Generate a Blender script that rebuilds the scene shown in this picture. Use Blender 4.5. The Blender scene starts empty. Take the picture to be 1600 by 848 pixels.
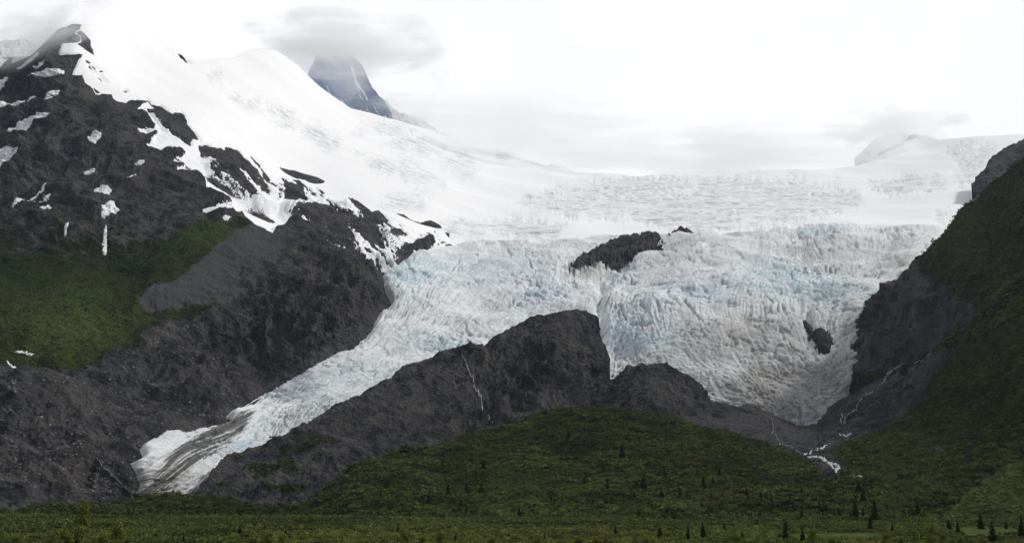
import bpy, math, random
import numpy as np
random.seed(7); rng = np.random.default_rng(7)
R = math.radians
# ------------------------------------------------------------------ camera, sky, sun, exposure
scene = bpy.context.scene
col = scene.collection
CAMZ = 12.0; FPX = 2000.0; TH = math.atan((805 - 424) / FPX)
cd = bpy.data.cameras.new('camera'); cam = bpy.data.objects.new('camera', cd); col.objects.link(cam)
cam.location = (0, 0, CAMZ); cam.rotation_euler = (R(90) + TH, 0, 0)
cd.sensor_width = 36.0; cd.lens = 36.0 * FPX / 1600; cd.clip_start = 0.5; cd.clip_end = 60000
scene.camera = cam
SUN_EL, SUN_AZ = R(44), R(82)          # ahead of the camera, a little to the right
world = bpy.data.worlds.new('World'); scene.world = world; world.use_nodes = True
def build_world():
    nt = world.node_tree; nt.nodes.clear(); L = nt.links.new
    def N(t, **k):
        n = nt.nodes.new(t)
        for a, b in k.items(): setattr(n, a, b)
        return n
    out = N('ShaderNodeOutputWorld'); bg = N('ShaderNodeBackground'); bg.inputs['Strength'].default_value = 0.1
    L(bg.outputs[0], out.inputs[0])
    sky = N('ShaderNodeTexSky', sky_type='NISHITA', sun_disc=False)
    sky.sun_elevation = SUN_EL; sky.sun_rotation = SUN_AZ; sky.altitude = 600; sky.dust_density = 2
    tc = N('ShaderNodeTexCoord')
    nz = N('ShaderNodeTexNoise'); nz.inputs['Scale'].default_value = 3.2; nz.inputs['Detail'].default_value = 6; nz.inputs['Roughness'].default_value = .5
    mp = N('ShaderNodeMapping'); mp.inputs['Scale'].default_value = (1, 1, 2.2); mp.inputs['Location'].default_value = (2.3, .4, .1)
    L(tc.outputs['Generated'], mp.inputs[0]); L(mp.outputs[0], nz.inputs['Vector'])
    # the cloud deck is thinner (brighter) ahead and right of the camera, heavier to the left and overhead
    dot = N('ShaderNodeVectorMath', operation='DOT_PRODUCT'); d = (0.22, 0.925, 0.31); dot.inputs[1].default_value = d
    L(tc.outputs['Generated'], dot.inputs[0])
    mr = N('ShaderNodeMapRange', interpolation_type='SMOOTHSTEP'); mr.inputs[1].default_value = .5; mr.inputs[2].default_value = .985; mr.inputs[3].default_value = 0; mr.inputs[4].default_value = 1
    L(dot.outputs['Value'], mr.inputs[0])
    cr = N('ShaderNodeValToRGB'); cr.color_ramp.elements[0].position = .36; cr.color_ramp.elements[0].color = (3.6, 3.75, 4.1, 1)
    cr.color_ramp.elements[1].position = .6; cr.color_ramp.elements[1].color = (5.2, 5.25, 5.5, 1)
    L(nz.outputs['Fac'], cr.inputs[0])
    add = N('ShaderNodeMix', data_type='RGBA', blend_type='ADD'); add.clamp_result = False
    L(mr.outputs[0], add.inputs['Factor']); L(cr.outputs[0], add.inputs['A']); add.inputs['B'].default_value = (6.2, 6.0, 5.8, 1)
    mx = N('ShaderNodeMix', data_type='RGBA'); mx.inputs['Factor'].default_value = .93
    L(sky.outputs[0], mx.inputs['A']); L(add.outputs['Result'], mx.inputs['B'])
    L(mx.outputs['Result'], bg.inputs['Color'])
build_world()
sd = bpy.data.lights.new('sun', 'SUN'); sun = bpy.data.objects.new('sun', sd); col.objects.link(sun)
sd.energy = 2.15; sd.angle = R(3); sd.color = (1, .96, .9)
sun.rotation_euler = (R(90) - SUN_EL, 0, R(180) - SUN_AZ)
vs = scene.view_settings; vs.view_transform = 'Standard'; vs.look = 'None'; vs.exposure = 0.15; vs.gamma = 1; vs.use_curve_mapping = False

# ------------------------------------------------------------------ maths helpers
def rays(u, v):
    """unit-forward ray directions: (x/y, z/y) for photo coordinates"""
    a = (u - 800.0) / FPX; b = (424.0 - v) / FPX
    fy = math.cos(TH) - b * math.sin(TH); fz = math.sin(TH) + b * math.cos(TH)
    return a / fy, fz / fy
def point(u, v, Y):
    rx, rz = rays(u, v)
    return np.stack([rx * Y, Y * np.ones_like(rx), CAMZ + rz * Y], -1)
_p = np.random.default_rng(3).permutation(256); _perm = np.concatenate([_p, _p]).astype(np.int64)
_g = np.random.default_rng(4).normal(size=(256, 3)); _g /= np.linalg.norm(_g, axis=1)[:, None]
def perlin(x, y, z):
    x = np.asarray(x, float); y = np.asarray(y, float) + 0 * x; z = np.asarray(z, float) + 0 * x
    xi = np.floor(x).astype(np.int64); yi = np.floor(y).astype(np.int64); zi = np.floor(z).astype(np.int64)
    xf = x - xi; yf = y - yi; zf = z - zi
    w = lambda t: t * t * t * (t * (t * 6 - 15) + 10)
    u, v, s = w(xf), w(yf), w(zf)
    def gr(i, j, k):
        h = _perm[_perm[_perm[(xi + i) & 255] + ((yi + j) & 255)] + ((zi + k) & 255)]
        g = _g[h]
        return g[..., 0] * (xf - i) + g[..., 1] * (yf - j) + g[..., 2] * (zf - k)
    lp = lambda a, b, t: a + (b - a) * t
    return 1.5 * lp(lp(lp(gr(0,0,0), gr(1,0,0), u), lp(gr(0,1,0), gr(1,1,0), u), v),
                    lp(lp(gr(0,0,1), gr(1,0,1), u), lp(gr(0,1,1), gr(1,1,1), u), v), s)
def fbm(x, y, z, o=4, g=.5, ridged=False):
    t = 0; a = 1; n = 0
    for i in range(o):
        p = perlin(x * 2.03**i + 17.3 * i, y * 2.03**i + 5.1 * i, z * 2.03**i - 9.7 * i)
        if ridged: p = 1 - 2 * np.abs(p)
        t = t + a * p; n += a; a *= g
    return t / n
def tps(pts, vals):
    """thin plate spline through scattered photo points, sampled to a coarse grid"""
    X = np.array(pts, float) / 400; n = len(X)
    def K(A, B):
        r = np.linalg.norm(A[:, None] - B[None], axis=2)
        return np.where(r > 0, r * r * np.log(r + 1e-12), 0)
    A = np.zeros((n + 3, n + 3)); A[:n, :n] = K(X, X) + np.eye(n) * 1e-3
    A[:n, n] = 1; A[:n, n+1:] = X; A[n, :n] = 1; A[n+1:, :n] = X.T
    w = np.linalg.solve(A, np.concatenate([np.array(vals, float), [0, 0, 0]]))
    gu = np.arange(-240, 1861, 12.0); gv = np.arange(-60, 1001, 12.0)
    GU, GV = np.meshgrid(gu, gv); Q = np.stack([GU.ravel(), GV.ravel()], 1) / 400
    F = (K(Q, X) @ w[:n] + w[n] + Q @ w[n+1:]).reshape(GU.shape)
    return lambda u, v: cubic_sample(F, (u + 240) / 12, (v + 60) / 12)
def cubic_sample(F, x, y):
    # smooth cubic B-spline reading of the coarse grid, so that surface normals stay continuous
    x = np.clip(x, 1, F.shape[1] - 3.001); y = np.clip(y, 1, F.shape[0] - 3.001)
    xi = x.astype(int); yi = y.astype(int); a = x - xi; b = y - yi
    W = lambda t: ((1 - t)**3 / 6, (3 * t**3 - 6 * t**2 + 4) / 6, (-3 * t**3 + 3 * t**2 + 3 * t + 1) / 6, t**3 / 6)
    wx, wy = W(a), W(b); r = 0
    for j in range(4):
        row = sum(wx[i] * F[yi + j - 1, xi + i - 1] for i in range(4)); r = r + wy[j] * row
    return r
def grid_sample(F, x, y):
    x = np.clip(x, 0, F.shape[1] - 1.001); y = np.clip(y, 0, F.shape[0] - 1.001)
    xi = x.astype(int); yi = y.astype(int); a = x - xi; b = y - yi
    a = a * a * (3 - 2 * a) * .0 + a; 
    return (F[yi, xi] * (1 - a) + F[yi, xi + 1] * a) * (1 - b) + (F[yi + 1, xi] * (1 - a) + F[yi + 1, xi + 1] * a) * b
_GU, _GV = np.meshgrid(np.arange(-40, 1650, 2.0), np.arange(-20, 900, 2.0))
def sdf_field(polys):
    """signed distance (photo px, + inside) of a union of polygons, as a sampled field"""
    best = np.full(_GU.shape, -60.0)
    for poly in polys:
        P = np.array(poly, float); Q = np.roll(P, -1, 0)
        m = 62
        j0 = max(0, int((P[:, 0].min() - m + 40) / 2)); j1 = min(_GU.shape[1], int((P[:, 0].max() + m + 40) / 2) + 1)
        i0 = max(0, int((P[:, 1].min() - m + 20) / 2)); i1 = min(_GU.shape[0], int((P[:, 1].max() + m + 20) / 2) + 1)
        U = _GU[i0:i1, j0:j1]; V = _GV[i0:i1, j0:j1]
        d = np.full(U.shape, 1e9); ins = np.zeros(U.shape, bool)
        for (x0, y0), (x1, y1) in zip(P, Q):
            dx, dy = x1 - x0, y1 - y0
            t = np.clip(((U - x0) * dx + (V - y0) * dy) / (dx * dx + dy * dy + 1e-9), 0, 1)
            d = np.minimum(d, (U - x0 - t * dx)**2 + (V - y0 - t * dy)**2)
            if y0 != y1:
                ins ^= ((V >= min(y0, y1)) & (V < max(y0, y1)) & (U < x0 + (V - y0) * dx / dy))
        s = np.sqrt(d) * np.where(ins, 1, -1)
        best[i0:i1, j0:j1] = np.maximum(best[i0:i1, j0:j1], s)
    return lambda u, v: grid_sample(best, (u + 40) / 2, (v + 20) / 2)
def sstep(a, b, x):
    t = np.clip((x - a) / (b - a), 0, 1); return t * t * (3 - 2 * t)
def blob(u, v, lst):
    t = np.zeros_like(u)
    for cu, cv, ru, rv, s in lst: t = np.maximum(t, s * np.exp(-(((u - cu) / ru)**2 + ((v - cv) / rv)**2)))
    return t

# ------------------------------------------------------------------ object helpers
def mesh_obj(name, co, faces, mat, attrs=None, parent=None, smooth=True):
    me = bpy.data.meshes.new(name)
    co = np.asarray(co, np.float32); faces = np.asarray(faces, np.int32)
    nf, k = faces.shape
    me.vertices.add(len(co)); me.vertices.foreach_set('co', co.ravel())
    me.loops.add(nf * k); me.loops.foreach_set('vertex_index', faces.ravel())
    me.polygons.add(nf); me.polygons.foreach_set('loop_start', np.arange(0, nf * k, k, dtype=np.int32))
    me.polygons.foreach_set('use_smooth', np.full(nf, smooth))
    for an, av in (attrs or {}).items():
        a = me.attributes.new(an, 'FLOAT', 'POINT'); a.data.foreach_set('value', np.asarray(av, np.float32).ravel())
    me.update(calc_edges=True); me.validate()
    me.materials.append(mat)
    o = bpy.data.objects.new(name, me); col.objects.link(o)
    if parent: o.parent = parent
    return o
def tag(o, label=None, cat=None, group=None, kind=None):
    if label: o['label'] = label
    if cat: o['category'] = cat
    if group: o['group'] = group
    if kind: o['kind'] = kind
    return o
def compact(co, faces, attrs):
    used = np.zeros(len(co), bool); used[faces.ravel()] = True
    idx = np.cumsum(used) - 1
    return co[used], idx[faces], {k: np.asarray(a).ravel()[used] for k, a in attrs.items()}
def grid_faces(r, c):
    i = np.arange(r * c).reshape(r, c)
    return np.stack([i[:-1, :-1].ravel(), i[:-1, 1:].ravel(), i[1:, 1:].ravel(), i[1:, :-1].ravel()], 1)

# ------------------------------------------------------------------ materials
def material(name, fn):
    m = bpy.data.materials.new(name); m.use_nodes = True; nt = m.node_tree; nt.nodes.clear()
    class G: pass
    g = G(); g.nt = nt
    def N(t, **k):
        n = nt.nodes.new(t)
        for a, b in k.items(): setattr(n, a, b)
        return n
    def put(sock, v):
        if hasattr(v, 'node'): nt.links.new(v, sock)
        else: sock.default_value = v
    g.N = N; g.put = put
    def attr(n): return N('ShaderNodeAttribute', attribute_name=n).outputs['Fac']
    def pos(): return N('ShaderNodeNewGeometry').outputs['Position']
    def vmul(v, s):
        n = N('ShaderNodeVectorMath', operation='MULTIPLY'); put(n.inputs[0], v); n.inputs[1].default_value = s; return n.outputs[0]
    def noise(vec, scale, detail=4, rough=.55, dist=0):
        n = N('ShaderNodeTexNoise'); put(n.inputs['Vector'], vec); n.inputs['Scale'].default_value = scale
        n.inputs['Detail'].default_value = detail; n.inputs['Roughness'].default_value = rough; n.inputs['Distortion'].default_value = dist
        return n.outputs['Fac']
    def vor(vec, scale, feature='F1', out='Distance'):
        n = N('ShaderNodeTexVoronoi', feature=feature); put(n.inputs['Vector'], vec); n.inputs['Scale'].default_value = scale
        return n.outputs[out]
    def math_(op, a, b=0.0, c=0.0):
        n = N('ShaderNodeMath', operation=op); put(n.inputs[0], a); put(n.inputs[1], b)
        if op in ('MULTIPLY_ADD',): put(n.inputs[2], c)
        return n.outputs[0]
    def ramp(v, a, b, lo=0.0, hi=1.0, smooth=True):
        n = N('ShaderNodeMapRange', interpolation_type='SMOOTHSTEP' if smooth else 'LINEAR'); put(n.inputs[0], v)
        n.inputs[1].default_value = a; n.inputs[2].default_value = b; put(n.inputs[3], lo); put(n.inputs[4], hi); return n.outputs[0]
    def mix(f, a, b, mode='MIX'):
        n = N('ShaderNodeMix', data_type='RGBA', blend_type=mode); put(n.inputs['Factor'], f)
        for s, v in (('A', a), ('B', b)):
            if isinstance(v, tuple) and len(v) == 3: v = v + (1,)
            put(n.inputs[s], v)
        return n.outputs['Result']
    def comb(x, y, z=0.0):
        n = N('ShaderNodeCombineXYZ'); put(n.inputs[0], x); put(n.inputs[1], y); put(n.inputs[2], z); return n.outputs[0]
    def bump(h, strength, dist, normal=None):
        n = N('ShaderNodeBump'); put(n.inputs['Height'], h); n.inputs['Strength'].default_value = strength; n.inputs['Distance'].default_value = dist
        if normal: put(n.inputs['Normal'], normal)
        return n.outputs[0]
    def finish(color, rough=.9, normal=None, spec=.2, **kw):
        b = N('ShaderNodeBsdfPrincipled'); put(b.inputs['Base Color'], color + (1,) if isinstance(color, tuple) and len(color) == 3 else color)
        put(b.inputs['Roughness'], rough); put(b.inputs['Specular IOR Level'], spec)
        if normal: put(b.inputs['Normal'], normal)
        for k, v in kw.items(): put(b.inputs[k], v)
        o = N('ShaderNodeOutputMaterial'); nt.links.new(b.outputs[0], o.inputs[0])
    for f in (attr, pos, vmul, noise, vor, ramp, mix, comb, bump, finish): setattr(g, f.__name__, f)
    g.math = math_
    fn(g)
    return m

def m_terrain(g, rock_a=(.022, .024, .033), rock_b=(.108, .105, .108), veg_a=(.011, .021, .007), veg_b=(.036, .050, .015), brown=(.04, .03, .022)):
    p = g.pos()
    n1 = g.noise(p, .006, 5); n2 = g.noise(g.vmul(p, (1, 1, .2)), .045, 7, .7); n3 = g.noise(p, .35, 3, .6)
    rock = g.mix(g.ramp(n2, .34, .68), rock_a, rock_b)
    rock = g.mix(g.math('MULTIPLY', g.ramp(n1, .5, .66), .6), rock, (.052, .047, .043))
    rock = g.mix(g.math('MULTIPLY', g.ramp(n3, .62, .74), .5), rock, (.20, .19, .185))
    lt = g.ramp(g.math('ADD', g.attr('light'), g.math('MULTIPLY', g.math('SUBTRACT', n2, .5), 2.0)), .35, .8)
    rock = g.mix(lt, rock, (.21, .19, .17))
    tone = g.noise(g.vmul(p, (1, 1, .6)), .012, 5, .65, .5)
    rock = g.mix(g.math('MULTIPLY', g.ramp(tone, .49, .62), .7), rock, (.115, .106, .097))
    rock = g.mix(g.math('MULTIPLY', g.ramp(tone, .47, .36), .5), rock, (.020, .022, .030))
    n4 = g.noise(g.vmul(p, (1, 1, .16)), .08, 7, .75, .9)
    rock = g.mix(g.math('MULTIPLY', g.ramp(n4, .47, .36), .75), rock, (.012, .012, .016))
    sx = g.N('ShaderNodeSeparateXYZ'); g.put(sx.inputs[0], p)
    str_ = g.math('ADD', g.math('MULTIPLY', sx.outputs[0], .45), sx.outputs[2])
    ln = g.noise(g.comb(g.math('MULTIPLY', str_, .12), g.math('MULTIPLY', sx.outputs[0], .006), g.math('MULTIPLY', sx.outputs[1], .006)), 1, 5, .65, .4)
    rock = g.mix(g.math('MULTIPLY', g.ramp(ln, .56, .7), .55), rock, (.10, .098, .10))
    sc = g.attr('scree')
    rock = g.mix(sc, rock, g.mix(g.ramp(n3, .3, .75), (.050, .050, .053), (.070, .069, .071)))
    veg = g.mix(g.ramp(g.noise(p, .05, 5, .7), .35, .68), veg_a, veg_b)
    veg = g.mix(g.math('MULTIPLY', g.ramp(g.noise(g.vmul(p, (1, 1, 2.5)), .011, 4), .52, .68), .5), veg, brown)
    veg = g.mix(g.attr('bright'), veg, g.mix(g.ramp(g.noise(p, .08, 5, .65), .3, .7), (.06, .09, .018), (.15, .19, .045)))
    vf = g.ramp(g.math('ADD', g.attr('veg'), g.math('MULTIPLY', g.math('SUBTRACT', g.noise(p, .022, 8, .75), .5), 2.6)), .44, .58)
    c = g.mix(vf, rock, veg)
    h = g.math('ADD', g.math('MULTIPLY', g.noise(g.vmul(p, (1, 1, .5)), .12, 7, .75), 1.2), g.math('ADD', g.math('MULTIPLY', g.vor(p, .16), .7), g.math('MULTIPLY', ln, .8)))
    h = g.math('MULTIPLY', h, g.math('SUBTRACT', 1.0, g.math('MULTIPLY', sc, .75)))
    g.finish(c, .95, g.bump(h, 1.0, 9.0), .03)

def m_ice(g):
    p = g.pos(); fa, fb = g.attr('flow'), g.attr('along')
    ice, crev, dirt, blue, deb = g.attr('ice'), g.attr('crev'), g.attr('dirt'), g.attr('blue'), g.attr('debris')
    vec = g.comb(fa, fb)
    longi = g.noise(g.vmul(vec, (9, 1.8, 1)), 1, 7, .72, 1.2)
    trans = g.noise(g.vmul(vec, (1.2, 13, 1)), 1, 6, .68, .8)
    fine = g.noise(p, .10, 6, .75)
    big = g.noise(p, .006, 4, .6)
    snow = g.mix(g.ramp(fine, .3, .7), (.80, .81, .82), (.88, .88, .875))
    # crevassed snow: grey old ice shows in thin lines
    tr2 = g.noise(g.vmul(p, (.011, .032, .032)), 1, 7, .72, 1.8)
    cl = g.math('MULTIPLY', g.math('MULTIPLY', g.ramp(g.math('ADD', g.math('MULTIPLY', tr2, .75), g.math('MULTIPLY', fine, .25)), .48, .57), crev), .75)
    snow = g.mix(cl, snow, (.36, .38, .39))
    a = g.mix(g.ramp(fine, .28, .72), (.69, .715, .725), (.85, .855, .85))
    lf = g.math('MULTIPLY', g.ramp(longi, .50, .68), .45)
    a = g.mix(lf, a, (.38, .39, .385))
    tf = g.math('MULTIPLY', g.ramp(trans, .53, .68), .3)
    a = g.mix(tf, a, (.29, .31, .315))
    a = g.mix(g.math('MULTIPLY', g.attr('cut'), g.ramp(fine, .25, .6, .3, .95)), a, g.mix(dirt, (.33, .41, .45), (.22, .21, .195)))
    a = g.mix(g.math('MULTIPLY', blue, g.ramp(g.math('ADD', g.math('MULTIPLY', fine, .5), g.math('MULTIPLY', g.noise(p, .02, 4, .6), .5)), .6, .42, 0, 1.0)), a, (.42, .60, .68))
    bands = g.noise(g.vmul(vec, (3.2, .7, 1)), 1, 5, .6, .8); ogv = g.noise(g.vmul(vec, (.5, 4.0, 1)), 1, 3, .5, .6)
    a = g.mix(g.math('MULTIPLY', g.ramp(g.math('ADD', g.math('MULTIPLY', bands, .6), g.math('MULTIPLY', ogv, .4)), .46, .62), .38), a, (.44, .455, .45))
    dn = g.math('ADD', dirt, g.math('MULTIPLY', g.math('SUBTRACT', g.math('ADD', g.math('MULTIPLY', longi, .5), g.math('MULTIPLY', g.noise(p, .012, 5, .6), .5)), .5), 2.0))
    a = g.mix(g.math('MULTIPLY', g.ramp(dn, .15, .95), .75), a, g.mix(fine, (.17, .16, .145), (.36, .345, .315)))
    c = g.mix(ice, snow, a)
    df = g.ramp(g.math('ADD', deb, g.math('MULTIPLY', g.math('SUBTRACT', g.noise(g.vmul(vec, (11, .8, 1)), 1, 7, .7), .5), 3.6)), .45, .8)
    df = g.math('MULTIPLY', df, g.ramp(deb, .02, .2))
    c = g.mix(df, c, g.mix(fine, (.055, .055, .056), (.16, .155, .15)))
    any_ = g.math('MAXIMUM', ice, crev)
    h = g.math('ADD', g.math('ADD', g.math('MULTIPLY', longi, -1.2), g.math('MULTIPLY', trans, -1.2)), g.math('MULTIPLY', fine, 1.2))
    h = g.math('SUBTRACT', g.math('MULTIPLY', h, ice), g.math('MULTIPLY', g.math('MULTIPLY', tr2, crev), 2.0))
    g.finish(c, .75, g.bump(h, .55, 4.0), .1)

def m_snow(g):
    p = g.pos(); f = g.noise(p, .08, 6, .7)
    g.finish(g.mix(g.ramp(f, .3, .62), (.48, .48, .49), (.84, .845, .86)), .8, g.bump(f, .3, 1.0), .2)

def m_leaf(ca, cb, cc):
    def f(g):
        t = g.attr('tint'); p = g.pos()
        c = g.mix(g.ramp(t, 0, 1, smooth=False), ca, cb)
        c = g.mix(g.math('MULTIPLY', g.ramp(g.noise(p, .012, 3), .5, .62), .7), c, cc)
        c = g.mix(g.math('MULTIPLY', g.ramp(g.noise(p, .8, 3), .45, .7), .5), c, cb)
        b = g.N('ShaderNodeBsdfPrincipled'); g.put(b.inputs['Base Color'], c); b.inputs['Roughness'].default_value = .8; b.inputs['Specular IOR Level'].default_value = .08
        t2 = g.N('ShaderNodeBsdfTranslucent'); g.put(t2.inputs['Color'], c); m = g.N('ShaderNodeMixShader'); m.inputs[0].default_value = .2
        g.nt.links.new(b.outputs[0], m.inputs[1]); g.nt.links.new(t2.outputs[0], m.inputs[2])
        o = g.N('ShaderNodeOutputMaterial'); g.nt.links.new(m.outputs[0], o.inputs[0])
    return f
def m_flat(ca, cb, scale=1.0, rough=.8, spec=.2):
    return lambda g: g.finish(g.mix(g.noise(g.pos(), scale, 4), ca, cb), rough, None, spec)

M_TERR = material('alpine_ground', m_terrain)
M_ICE = material('glacier_ice', m_ice)
M_SNOW = material('old_snow', m_snow)
M_BRUSH = material('alder_leaves', m_leaf((.018, .034, .010), (.128, .158, .040), (.10, .10, .040)))
M_NEAR = material('willow_leaves', m_leaf((.045, .062, .012), (.23, .25, .055), (.11, .10, .03)))
M_SPRUCE = material('spruce_needles', m_leaf((.008, .014, .008), (.022, .034, .015), (.012, .018, .011)))
M_BARK = material('bark', m_flat((.03, .025, .02), (.09, .08, .07), 4))
M_WATER = material('white_water', m_flat((.20, .21, .21), (.62, .62, .60), .25, .5, .4))
M_BROOK = material('thin_brook_water', m_flat((.08, .08, .08), (.36, .36, .35), .3, .5, .3))
M_STONE = material('moraine_boulder', m_flat((.10, .09, .085), (.28, .25, .23), .02))

# ------------------------------------------------------------------ air
def m_haze(g):
    v = g.N('ShaderNodeVolumePrincipled'); v.inputs['Color'].default_value = (.70, .82, 1, 1); v.inputs['Density'].default_value = HAZE; v.inputs['Anisotropy'].default_value = .2
    o = g.N('ShaderNodeOutputMaterial'); g.nt.links.new(v.outputs[0], o.inputs['Volume'])
HAZE = 1.1e-5
hx = np.array([(x, y, z) for x in (-9000, 9000) for y in (-600, 12000) for z in (-5, 3300)], float)
haze = mesh_obj('haze', hx, [(0,1,3,2),(4,6,7,5),(0,4,5,1),(2,3,7,6),(0,2,6,4),(1,5,7,3)], material('haze', m_haze), smooth=False)
tag(haze, None, None, None, 'stuff')

# ------------------------------------------------------------------ terrain surfaces
class Surf:
    """a landform: distance from the valley at scattered survey points, roughened by ridged rock noise"""
    def __init__(s, ctrl, disp):
        s.Y = tps([(c[0], c[1]) for c in ctrl], np.log([c[2] for c in ctrl])); s.disp = disp
    def base(s, u, v): return point(u, v, np.exp(s.Y(u, v)))
    def P(s, u, v, with_n=False):
        u = np.asarray(u, float); v = np.asarray(v, float)
        b = s.base(u, v)
        e = 6.0
        n = np.cross(s.base(u + e, v) - s.base(u - e, v), s.base(u, v - e) - s.base(u, v + e))
        n /= np.linalg.norm(n, axis=-1)[..., None] + 1e-9
        p = b + n * s.disp(b, u, v)[..., None]
        return (p, n) if with_n else p
def curve(pts):
    x = np.array([p[0] for p in pts], float); y = np.array([p[1] for p in pts], float)
    return lambda u: np.interp(u, x, y)
def build_surface(name, surf, u0, u1, crest, bottom, step, attr_fn, mat, keep=None, back=(14, 35, 30), offset=None):
    us = np.arange(u0, u1 + step, step); c = crest(us); b = bottom(us)
    rows = int(np.max(b - c) / step) + 2
    t = np.linspace(0, 1, rows)[:, None]
    V = c[None] + (b - c)[None] * t; U = np.broadcast_to(us[None], V.shape).copy()
    P, n = surf.P(U, V, True)
    A = attr_fn(U, V, P)
    if offset is not None: P = P + n * offset(U, V, P)[..., None]
    F = grid_faces(*V.shape)
    if keep is not None:
        k = keep(U, V).ravel(); F = F[k[F].any(1)]
    if back:
        nb, dy, dz = back
        ks = np.arange(nb, 0, -1)[:, None, None]
        top = P[0][None]; f = 1 + dy * ks * (1 + .12 * ks) / top[..., 1:2]
        B = np.concatenate([top[..., :1] * f, top[..., 1:2] * f, top[..., 2:] - dz * ks * (.4 + .13 * ks)], -1)
        B[..., 2] += 8 * perlin(B[..., 0] / 60, B[..., 1] / 60, B[..., 2] / 60) * (ks[..., 0] > 1)
        Pn = np.concatenate([B, P], 0); off = nb * V.shape[1]
        ci = np.arange(V.shape[1])
        fb = grid_faces(nb + 1, V.shape[1])
        if keep is not None:
            kt = keep(U[:1], V[:1]).ravel(); ok = np.zeros(len(fb), bool)
            cc = fb[:, 0] % V.shape[1]; ok = kt[cc]; fb = fb[ok]
        F = np.concatenate([fb, F + off]); P = Pn
        A = {k: np.concatenate([np.repeat(np.broadcast_to(np.asarray(a, float), V.shape)[:1], nb, 0), np.broadcast_to(np.asarray(a, float), V.shape)], 0) for k, a in A.items()}
    else: A = {k: np.broadcast_to(np.asarray(a, float), V.shape) for k, a in A.items()}
    co, F, A = compact(P.reshape(-1, 3), F, A)
    return mesh_obj(name, co, F[:, ::-1], mat, A)

def rock_disp(amp, scale, vert=.4, sharp=1.0, fine=.6):
    def f(b, u, v):
        x, y, z = b[..., 0], b[..., 1], b[..., 2]
        w = 45 * perlin(x / 140, y / 140, z / 140)
        r = .55 * fbm((x + w) / scale, y / scale, (z + w) * vert / scale, 7, .6, True) + .6 * fbm((x - w) / scale * 1.4, y / scale, (z + w) * vert / scale * 1.4, 7, .62)
        q = fbm(x / 28, y / 28, z / 28 * vert, 3, .6, True)
        return amp * sharp * (r - .2) + fine * 3.2 * (q - .3)
    return f

# --- main massif: left mountain, headwall, glacier basin
BACK = [(1260,655,2500),(1100,610,2560),(1000,520,2750),(1310,600,2560),(1100,450,2960),(1250,450,3010),(1110,530,2700),(950,470,2960),(948,550,2740),(1180,590,2580),(1400,440,3000),
 (1100,370,3500),(900,400,3350),(1300,370,3500),(1450,370,3500),(1100,330,4300),(1100,275,5600),(1300,300,4900),(1450,300,4700),(1400,255,6000),(1600,205,6500),(1600,300,4600),
 (900,330,4200),(900,272,5600),(700,300,4300),(700,380,3500),(610,430,2950),(700,470,2880),(800,450,3020),(900,480,2850),(600,560,2500),(500,600,2350),(400,680,2150),
 (300,740,1950),(205,790,1830),(930,640,2560),(720,640,2420),(560,700,2150),(500,850,1950),(1100,850,2300),(1500,700,2700),(1500,500,3000),
 (120,45,3550),(0,110,3500),(0,250,3150),(150,300,2950),(300,300,3060),(400,350,2950),(360,430,2680),(420,455,2640),(340,490,2490),(345,585,2400),(400,600,2420),(400,480,2590),(500,480,2640),(575,480,2700),(350,600,2300),(260,505,2420),
 (200,600,2200),(0,600,2080),(0,780,1720),(200,720,1850),(0,450,2480),(180,430,2600),(100,540,2230),(300,200,3450),(400,200,4000),(300,100,4300),(440,90,5200),(200,60,4000),
 (550,250,4300),(600,185,5500),(450,300,3500),(550,380,3080),(620,370,3300),(760,225,6000),(-60,300,3000),(-60,850,1600)]
TONGUE_EDGE = [(607,421),(599,429),(603,455),(613,471),(608,484),(594,486),(586,502),(579,520),(565,536),(548,550),(525,559),(490,584),(445,606),(400,626),(372,642),(350,654),(359,659),(354,666),(329,671),(300,678),(286,683),(274,679),(255,684),(239,691),(214,706),(220,718),(201,728),(208,741),(215,760),(199,791),(199,850)]
ROCK_TOP = [(-60,118),(0,112),(8,100),(18,93),(25,92),(22,102),(36,97),(50,90),(60,80),(75,66),(90,50),(97,30),(130,30),(122,50),(114,54),(122,60),(123,68),(118,70),(98,70),(95,78),(91,88),(100,88),(112,86),(128,87),(120,98),(114,116),(128,118),(133,129),(145,137),(150,146),(175,146),(178,153),(186,158),(197,160),(206,156),(231,158)]
M_TOP = [(236,165),(247,166),(258,172),(270,180),(280,177),(288,184),(291,198),(300,208),(312,222),(308,229),(330,226),(357,232),(378,238),(398,250),(412,266),(426,283),(437,277),(450,280),(475,281),(492,290),(512,303),(523,308),(545,307),(562,318),(580,333),(592,330),(603,345),(615,348),(632,361),(655,368),(680,362),(702,366),(700,378),(665,390),(640,400)]
ROCK_L = [(-60,850)] + ROCK_TOP + M_TOP + TONGUE_EDGE
S_RIDGE = [(231,158),(223,163),(214,176),(226,182),(241,202),(238,206),(214,207),(217,211),(237,212),(245,211),(239,217),(238,224),(228,234),(247,241),(257,240),(268,235),(280,235),(287,243),(282,250),(264,254),(285,259),(287,264),(274,268),(274,272),(306,269),(320,282),(321,300),(337,303),(353,310),(364,320),(341,322),(318,323),(316,327),(330,328),(365,325),(385,340),(400,352),(413,360),(424,370),(430,358),(440,357),(459,348),(445,340),(435,333),(420,330),(405,325),(395,318),(375,308),(352,290),(335,280),(325,268),(322,260),(312,250),(306,240),(309,230),(311,222),(300,221),(293,228),(283,224),(262,210),(247,195),(235,178),(228,172),(240,172)]
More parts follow.
